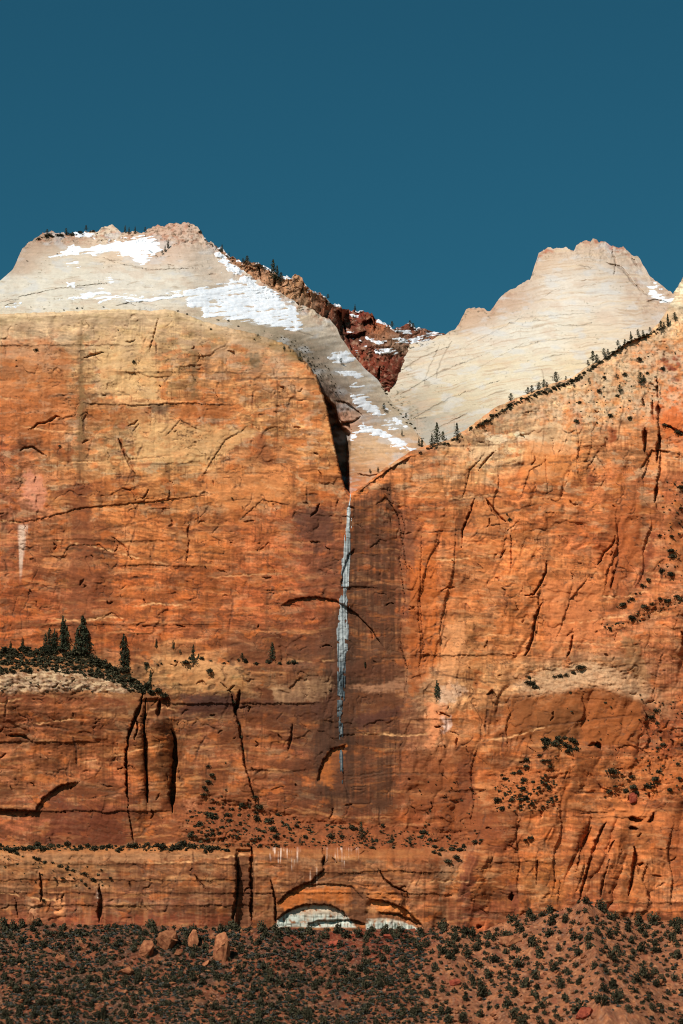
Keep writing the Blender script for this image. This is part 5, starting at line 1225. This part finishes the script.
def mass(name, protos, items, mat, label):
    """ground cover nobody could count, one object; items: (x, y, z, radius)"""
    out = []
    g = np.random.default_rng(77)
    for i, (x, y, z, r) in enumerate(items):
        q = protos[i % len(protos)]; a = g.uniform(0, 6.28); c, s = math.cos(a), math.sin(a)
        out.append(np.stack([(q[:, 0] * c - q[:, 1] * s) * r + x, (q[:, 0] * s + q[:, 1] * c) * r + y, q[:, 2] * r * g.uniform(.7, 1.1) + z], 1))
    link(name, qmesh(name, np.concatenate(out), mat), label, kind='stuff')


tuft = [blob(rg, 42, .26, .7, 5) for _ in range(5)]
it = []
for u, v, r in scatter_poly([(-60, 650), (0, 649), (30, 647), (84, 653), (111, 665), (136, 681), (160, 694), (130, 692), (118, 683), (80, 674), (40, 670), (-60, 678)], 760, 1.8, 3.8, rs, 1.0) \
    + scatter_poly([(-60, 668), (150, 676), (160, 694), (-60, 690)], 60, .8, 1.8, rs, 3) + scatter_line([(-40, 848), (60, 848), (228, 848)], 160, 2.5, 1, 2.4, rs) + scatter_poly([(182, 812), (235, 800), (300, 820), (300, 848), (190, 846)], 210, .8, 2.6, rs, 1.6, .35) \
    + scatter_poly([(300, 822), (460, 836), (460, 848), (300, 848)], 200, .7, 2.3, rs, 1.6, .35) + scatter_poly([(495, 775), (558, 778), (558, 810), (495, 812)], 110, .8, 2.4, rs, 1.6, .3) + scatter_poly([(600, 625), (684, 590), (684, 604), (610, 634)], 40, .7, 1.6, rs, 2.5) \
    + scatter_line([(478, 426), (520, 402), (574, 381), (628, 342), (660, 330)], 150, 2, 1.0, 2.2, rs) + scatter_poly([(560, 398), (640, 350), (684, 340), (650, 420), (600, 425)], 60, .5, 1.2, rs, 3) + scatter_poly([(640, 700), (684, 700), (684, 790), (640, 770)], 60, .7, 1.7, rs, 3) \
    + scatter_line([(380, 383), (390, 402), (410, 424), (424, 441)], 34, 3, .6, 1.7, rs) + scatter_line([(382, 372), (386, 358), (402, 348), (430, 342)], 24, 2.5, .5, 1.2, rs) + scatter_poly([(560, 690), (684, 690), (684, 800), (600, 800)], 60, .6, 1.6, rs, 2, .4) + scatter_poly([(410, 780), (480, 780), (480, 846), (410, 846)], 60, .6, 1.5, rs, 2, .4) + scatter_poly([(0, 852), (110, 868), (110, 890), (0, 880)], 40, .7, 1.8, rs, 2, .3) \
    + scatter_poly([(310, 290), (345, 308), (400, 326), (440, 336), (410, 346), (385, 340), (350, 330)], 40, .5, 1.3, rs, 2.5) + scatter_poly([(210, 246), (240, 264), (290, 282), (308, 300), (296, 300), (250, 276)], 30, .5, 1.3, rs, 2.5) \
    + scatter_poly([(262, 330), (300, 340), (330, 370), (345, 400), (330, 392), (300, 352)], 70, .5, 1.3, rs, 2) + scatter_poly([(664, 480), (684, 470), (684, 590), (655, 570)], 40, .7, 1.5, rs, 3) + small_rest:
    Y = surf(u, v); R = r * Y / FPX * 1.3; p = world(u, v + r * .3, Y - R * .3); it.append((*p, R))
mass('undergrowth', tuft, it, JUN, 'low brush covering the ledges of the cliff')

# ---------------- junipers and scrub on the talus
cand = []
for _ in range(15000):
    x = rs.uniform(-255, 255); y = rs.uniform(1612, 1796)
    yb = np.interp(x, _bzx, _bzY)
    if y > yb - 2: continue
    cand.append((x, y))
cand = np.array(cand); cz = ground_z(cand[:, 0], cand[:, 1]); cu, cv = pix(np.column_stack([cand, cz]))
dn = fbm(cand[:, 0] / 34, cand[:, 1] / 26, 3, 411)
acc = []
cell = {}
for i in range(len(cand)):
    u, v = cu[i], cv[i]
    if not (-25 < u < 710 and v < 1040): continue
    lft = ss(470, 420, u)
    red = ss(70, 20, abs(u - 345)) * ss(985, 945, v)
    dens = (.55 + .5 * lft + (.8 + .3 * lft) * dn[i]) * (1 - .75 * red)
    foot = np.interp(cand[i, 0], _bzx, _bzY) - cand[i, 1] < 14
    if rs.uniform() > dens + .3 * foot: continue
    R = (1.25 if foot else 1.0) * (1.10 - .1 * lft) * (2.0 + 2.9 * rs.uniform() ** 1.6) * (1 - .14 * lft) * (1.15 if rs.uniform() < .15 else 1)
    sep = R * (1.25 - .25 * lft) + .4
    kx, ky = int(cand[i, 0] // 8), int(cand[i, 1] // 8); ok = True
    for a in (-1, 0, 1):
        for b in (-1, 0, 1):
            for (px, py, pr) in cell.get((kx + a, ky + b), ()):
                if (px - cand[i, 0]) ** 2 + (py - cand[i, 1]) ** 2 < ((sep + pr) * .62) ** 2: ok = False
    if not ok: continue
    cell.setdefault((kx, ky), []).append((cand[i, 0], cand[i, 1], sep))
    acc.append((R, cand[i, 0], cand[i, 1], cz[i], u, v))
acc.sort(reverse=True)
inview = [a for a in acc if -3 < a[4] < 686 and a[5] < 1028]
big = inview[:300]; rest = [a for a in acc if a not in set(big)]
ZN = [(60, 'under the slanting terrace'), (135, 'under the dark slit'), (232, 'around the boulder row'), (275, 'under the dark recess'), (365, 'under the larger arch'), (425, 'under the smaller arch'),
      (470, 'under the buttress edge'), (540, 'under the square hole'), (600, 'on the talus cone'), (999, 'under the leaning ribs')]
cellz = {}
for a in big:
    zn = next(t for lim, t in ZN if a[4] < lim)
    row = 'upper' if a[5] < 955 else ('middle' if a[5] < 990 else 'lower')
    sz = 'large' if a[0] > 4.2 else ('medium' if a[0] > 3.5 else 'small')
    cellz.setdefault((zn, row, sz), []).append(a)
n = 0
for (zn, row, sz), L in cellz.items():
    L.sort(key=lambda a: a[4])
    for k, a in enumerate(L):
        lab = f"{sz} dark juniper on the {row} talus {zn}" + (f", {ordinal(k)} from left" if len(L) > 1 else '')
        o = link('juniper', JUNS[n % 6], lab, 'juniper', 'junipers on the talus slope')
        R = a[0]; o.location = (a[1], a[2], a[3] - R * .18); o.rotation_euler = (0, 0, random.uniform(0, 6.28)); o.scale = (R * random.uniform(.95, 1.2), R * random.uniform(.95, 1.2), R * random.uniform(1.15, 1.7)); n += 1
jq = [blob(rg, 90, .19, 1.25, 6) for _ in range(5)]
mass('juniper_thicket', jq, [(a[1], a[2], a[3] - a[0] * .2, a[0]) for a in rest], JUN, 'smaller dark junipers crowding the talus slope')
# grey leafless scrub
it = []; itd = []
for _ in range(21000):
    x = rs.uniform(-255, 255); y = rs.uniform(1612, 1796)
    if y > np.interp(x, _bzx, _bzY) - 1: continue
    z = float(ground_z(x, y)); u, v = pix(np.array([x, y, z]))
    if not (-25 < u < 710 and v < 1040): continue
    d = (.16 + 1.2 * ss(455, 400, u) * (1 - .7 * ss(70, 20, abs(u - 350)) * ss(985, 945, v))) * (.60 + 1.5 * float(fbm(x / 24, y / 20, 3, 412)))
    if rs.uniform() < d: (it if rs.uniform() < .6 else itd).append((x, y, z - .1, rs.uniform(.8, 2.6)))
mass('scrub', tuft, it, SCRUB, 'grey leafless scrub spread over the talus')
mass('undergrowth', tuft, itd, JUN, 'dark low brush between the junipers of the talus')

# ---------------- boulders
def rock_mesh(name, rg, dims, n=22, mat=BLOCK, point=0.0):
    bm = bmesh.new()
    d = rg.normal(size=(n, 3)); d /= np.linalg.norm(d, axis=1)[:, None]
    d = np.sign(d) * np.abs(d) ** .75
    for q in d:
        q = q * rg.uniform(.82, 1.05)
        t = 1 - point * max(q[2], 0)
        bm.verts.new((q[0] * dims[0] * t, q[1] * dims[1] * t, q[2] * dims[2]))
    r = bmesh.ops.convex_hull(bm, input=bm.verts)
    bmesh.ops.delete(bm, geom=[v for v in bm.verts if not v.link_faces], context='VERTS')
    bmesh.ops.bevel(bm, geom=list(bm.edges), offset=min(dims) * .07, segments=2, affect='EDGES', profile=.6)
    bmesh.ops.triangulate(bm, faces=bm.faces)
    bmesh.ops.subdivide_edges(bm, edges=bm.edges, cuts=2, use_grid_fill=True)
    for v in bm.verts:
        c = v.co
        k = float(fbm(np.array([c.x / 1.7 + c.y * .4]), np.array([c.z / .8 + c.y * .3]), 3, 420)[0])
        v.co += c.normalized() * k * min(dims) * .10
    bmesh.ops.recalc_face_normals(bm, faces=bm.faces)
    me = bpy.data.meshes.new(name); bm.to_mesh(me); bm.free(); me.materials.append(mat)
    return me


def on_ground(u, v):
    """where a sight line meets the talus"""
    lo, hi = 1600.0, 1800.0
    for Y in np.arange(1620, 1800, .5):
        p = world(u, v, Y)
        if ground_z(p[0], Y) >= p[2]: return p
    return world(u, v, 1780)


rb = np.random.default_rng(31)
for (u, v, hw, hh, pt, mat, lab) in [
    (147, 957, 9, 11, .2, BLOCK, 'rounded tan boulder at the left end of the boulder row'),
    (167, 949, 12, 13, .1, BLOCK, 'broad tan boulder with slanting bedding, second in the boulder row'),
    (193, 948, 6, 12, .35, BLOCK, 'narrow upright tan boulder, third in the boulder row'),
    (221, 962, 11, 22, .55, BLOCK, 'tallest pointed tan boulder at the right end of the boulder row'),
    (511, 946, 12, 7, .1, BLOCK, 'wide orange boulder below the square dark hole'),
    (633, 802, 5.5, 6, .1, REDBLOCK, 'dark red block perched on top of the right buttress'),
    (388, 940, 7, 4, .1, REDBLOCK, 'red block under the smaller pale arch'),
    (335, 946, 9, 4, .1, REDBLOCK, 'flat red block under the larger pale arch'),
    (60, 962, 6, 5, .1, BLOCK, 'small tan boulder among brush left of the boulder row'),
    (125, 975, 9, 6, .1, BLOCK, 'low tan boulder in front of the boulder row'),
    (578, 935, 6, 5, .2, BLOCK, 'tan boulder near the top of the talus cone'),
    (604, 962, 6, 4, .1, BLOCK, 'tan boulder on the right side of the talus cone'),
    (530, 1003, 7, 5, .1, BLOCK, 'tan boulder low on the talus cone'),
    (660, 985, 6, 4, .1, BLOCK, 'tan boulder below the leaning ribs'),
    (30, 925, 5, 8, .5, BLOCK, 'pale pointed slab leaning on the cliff foot at far left'),
    (178, 956, 5, 4, .1, BLOCK, 'small angular block between the broad and the narrow boulder'),
    (207, 966, 5, 4, .1, BLOCK, 'small angular block just left of the tallest pointed boulder'),
    (236, 972, 6, 4, .2, BLOCK, 'small angular block just right of the tallest pointed boulder'),
    (156, 968, 5, 3, .1, BLOCK, 'flat slab lying below the rounded tan boulder'),
    (585, 1018, 11, 7, .1, REDBLOCK, 'large red boulder lowest on the talus cone'),
    (455, 985, 7, 4, .1, REDBLOCK, 'red block below the buttress edge')]:
    p = world(u, v, wallY(u, v) - 1) if v < 920 else on_ground(u, v)
    m = p[1] / FPX
    o = link('boulder', rock_mesh('boulder', rb, (hw * m, hw * m * .8, hh * m), 20, mat, pt), lab, 'boulder', 'boulders on the talus' if v > 920 else None)
    o.location = (p[0], p[1] + hw * m * .3, p[2] + hh * m * .62); o.rotation_euler = (rb.uniform(-.12, .12), rb.uniform(-.15, .15), rb.uniform(-.4, .4))
# loose stones
rub = []; rf = []; b = 0
ico = bmesh.new(); bmesh.ops.create_icosphere(ico, subdivisions=1, radius=1.0)
iv_ = np.array([v.co[:] for v in ico.verts]); if_ = np.array([[v.index for v in f.verts] for f in ico.faces]); ico.free()
for _ in range(9000):
    x = rs.uniform(-255, 255); y = rs.uniform(1612, 1796)
    yb = np.interp(x, _bzx, _bzY)
    if y > yb: continue
    z = float(ground_z(x, y))
    if rs.uniform() > .35 + .8 * float(fbm(np.array(x / 20), np.array(y / 16), 3, 414)) + .25 * (x > 70): continue
    r = .35 + 1.7 * rs.uniform() ** 5
    q = iv_ * rs.uniform(.6, 1.2, (len(iv_), 1)) * np.array([rs.uniform(.8, 1.4), rs.uniform(.8, 1.3), rs.uniform(.5, 1.0)]) * r
    rub.append(q + [x, y, z + r * .2]); rf.append(if_ + b); b += len(iv_)
link('rubble', mesh_from('rubble', np.concatenate(rub), np.concatenate(rf), mat=BLOCK, smooth=False), 'loose tan stones scattered over the talus', kind='stuff')
print('COUNTS shrubs', nsh, 'junipers', len(big), 'rest', len(rest), 'scrub', len(it), len(itd))
# ================================================================== LIGHT, SKY, CAMERA
SUN_AZ, SUN_EL = math.radians(33), math.radians(42)      # to the left of and behind the camera
sdir = Vector((-math.sin(SUN_AZ) * math.cos(SUN_EL), -math.cos(SUN_AZ) * math.cos(SUN_EL), math.sin(SUN_EL)))
sl = bpy.data.lights.new('sun', 'SUN'); sl.energy = 4.2; sl.angle = math.radians(0.53); sl.color = (1.0, 0.94, 0.87)
so = bpy.data.objects.new('sun', sl); COL.objects.link(so)
so.rotation_euler = (-sdir).to_track_quat('-Z', 'Y').to_euler()
so.location = (0, 0, 900)

w = bpy.data.worlds.new('World'); SC.world = w; w.use_nodes = True
nt = w.node_tree; bg = nt.nodes['Background']
sky = nd(nt, 'ShaderNodeTexSky'); sky.sky_type = 'NISHITA'; sky.sun_disc = False
sky.sun_elevation = SUN_EL; sky.sun_rotation = math.atan2(sdir.x, sdir.y)
sky.altitude = 1300; sky.air_density = 1.0; sky.dust_density = 0.4; sky.ozone_density = 2.0
mx = nd(nt, 'ShaderNodeMix', data_type='RGBA', blend_type='MULTIPLY'); mx.inputs['Factor'].default_value = 1.0
nt.links.new(sky.outputs[0], mx.inputs['A']); mx.inputs['B'].default_value = (0.225, 0.80, 0.76, 1)
nt.links.new(mx.outputs['Result'], bg.inputs['Color']); bg.inputs['Strength'].default_value = 0.06

cam = bpy.data.cameras.new('camera'); co_ = bpy.data.objects.new('camera', cam); COL.objects.link(co_)
co_.location = CAM; co_.rotation_euler = (math.pi / 2 + PITCH, 0, 0)
cam.sensor_fit = 'VERTICAL'; cam.sensor_height = 36.0; cam.lens = FPX * 36.0 / 1024.0
cam.clip_start = 0.5; cam.clip_end = 20000
SC.camera = co_
SC.view_settings.view_transform = 'Standard'; SC.view_settings.look = 'None'
SC.view_settings.exposure = 0; SC.view_settings.gamma = 1; SC.view_settings.use_curve_mapping = False
SC.cycles.filter_width = 1.1
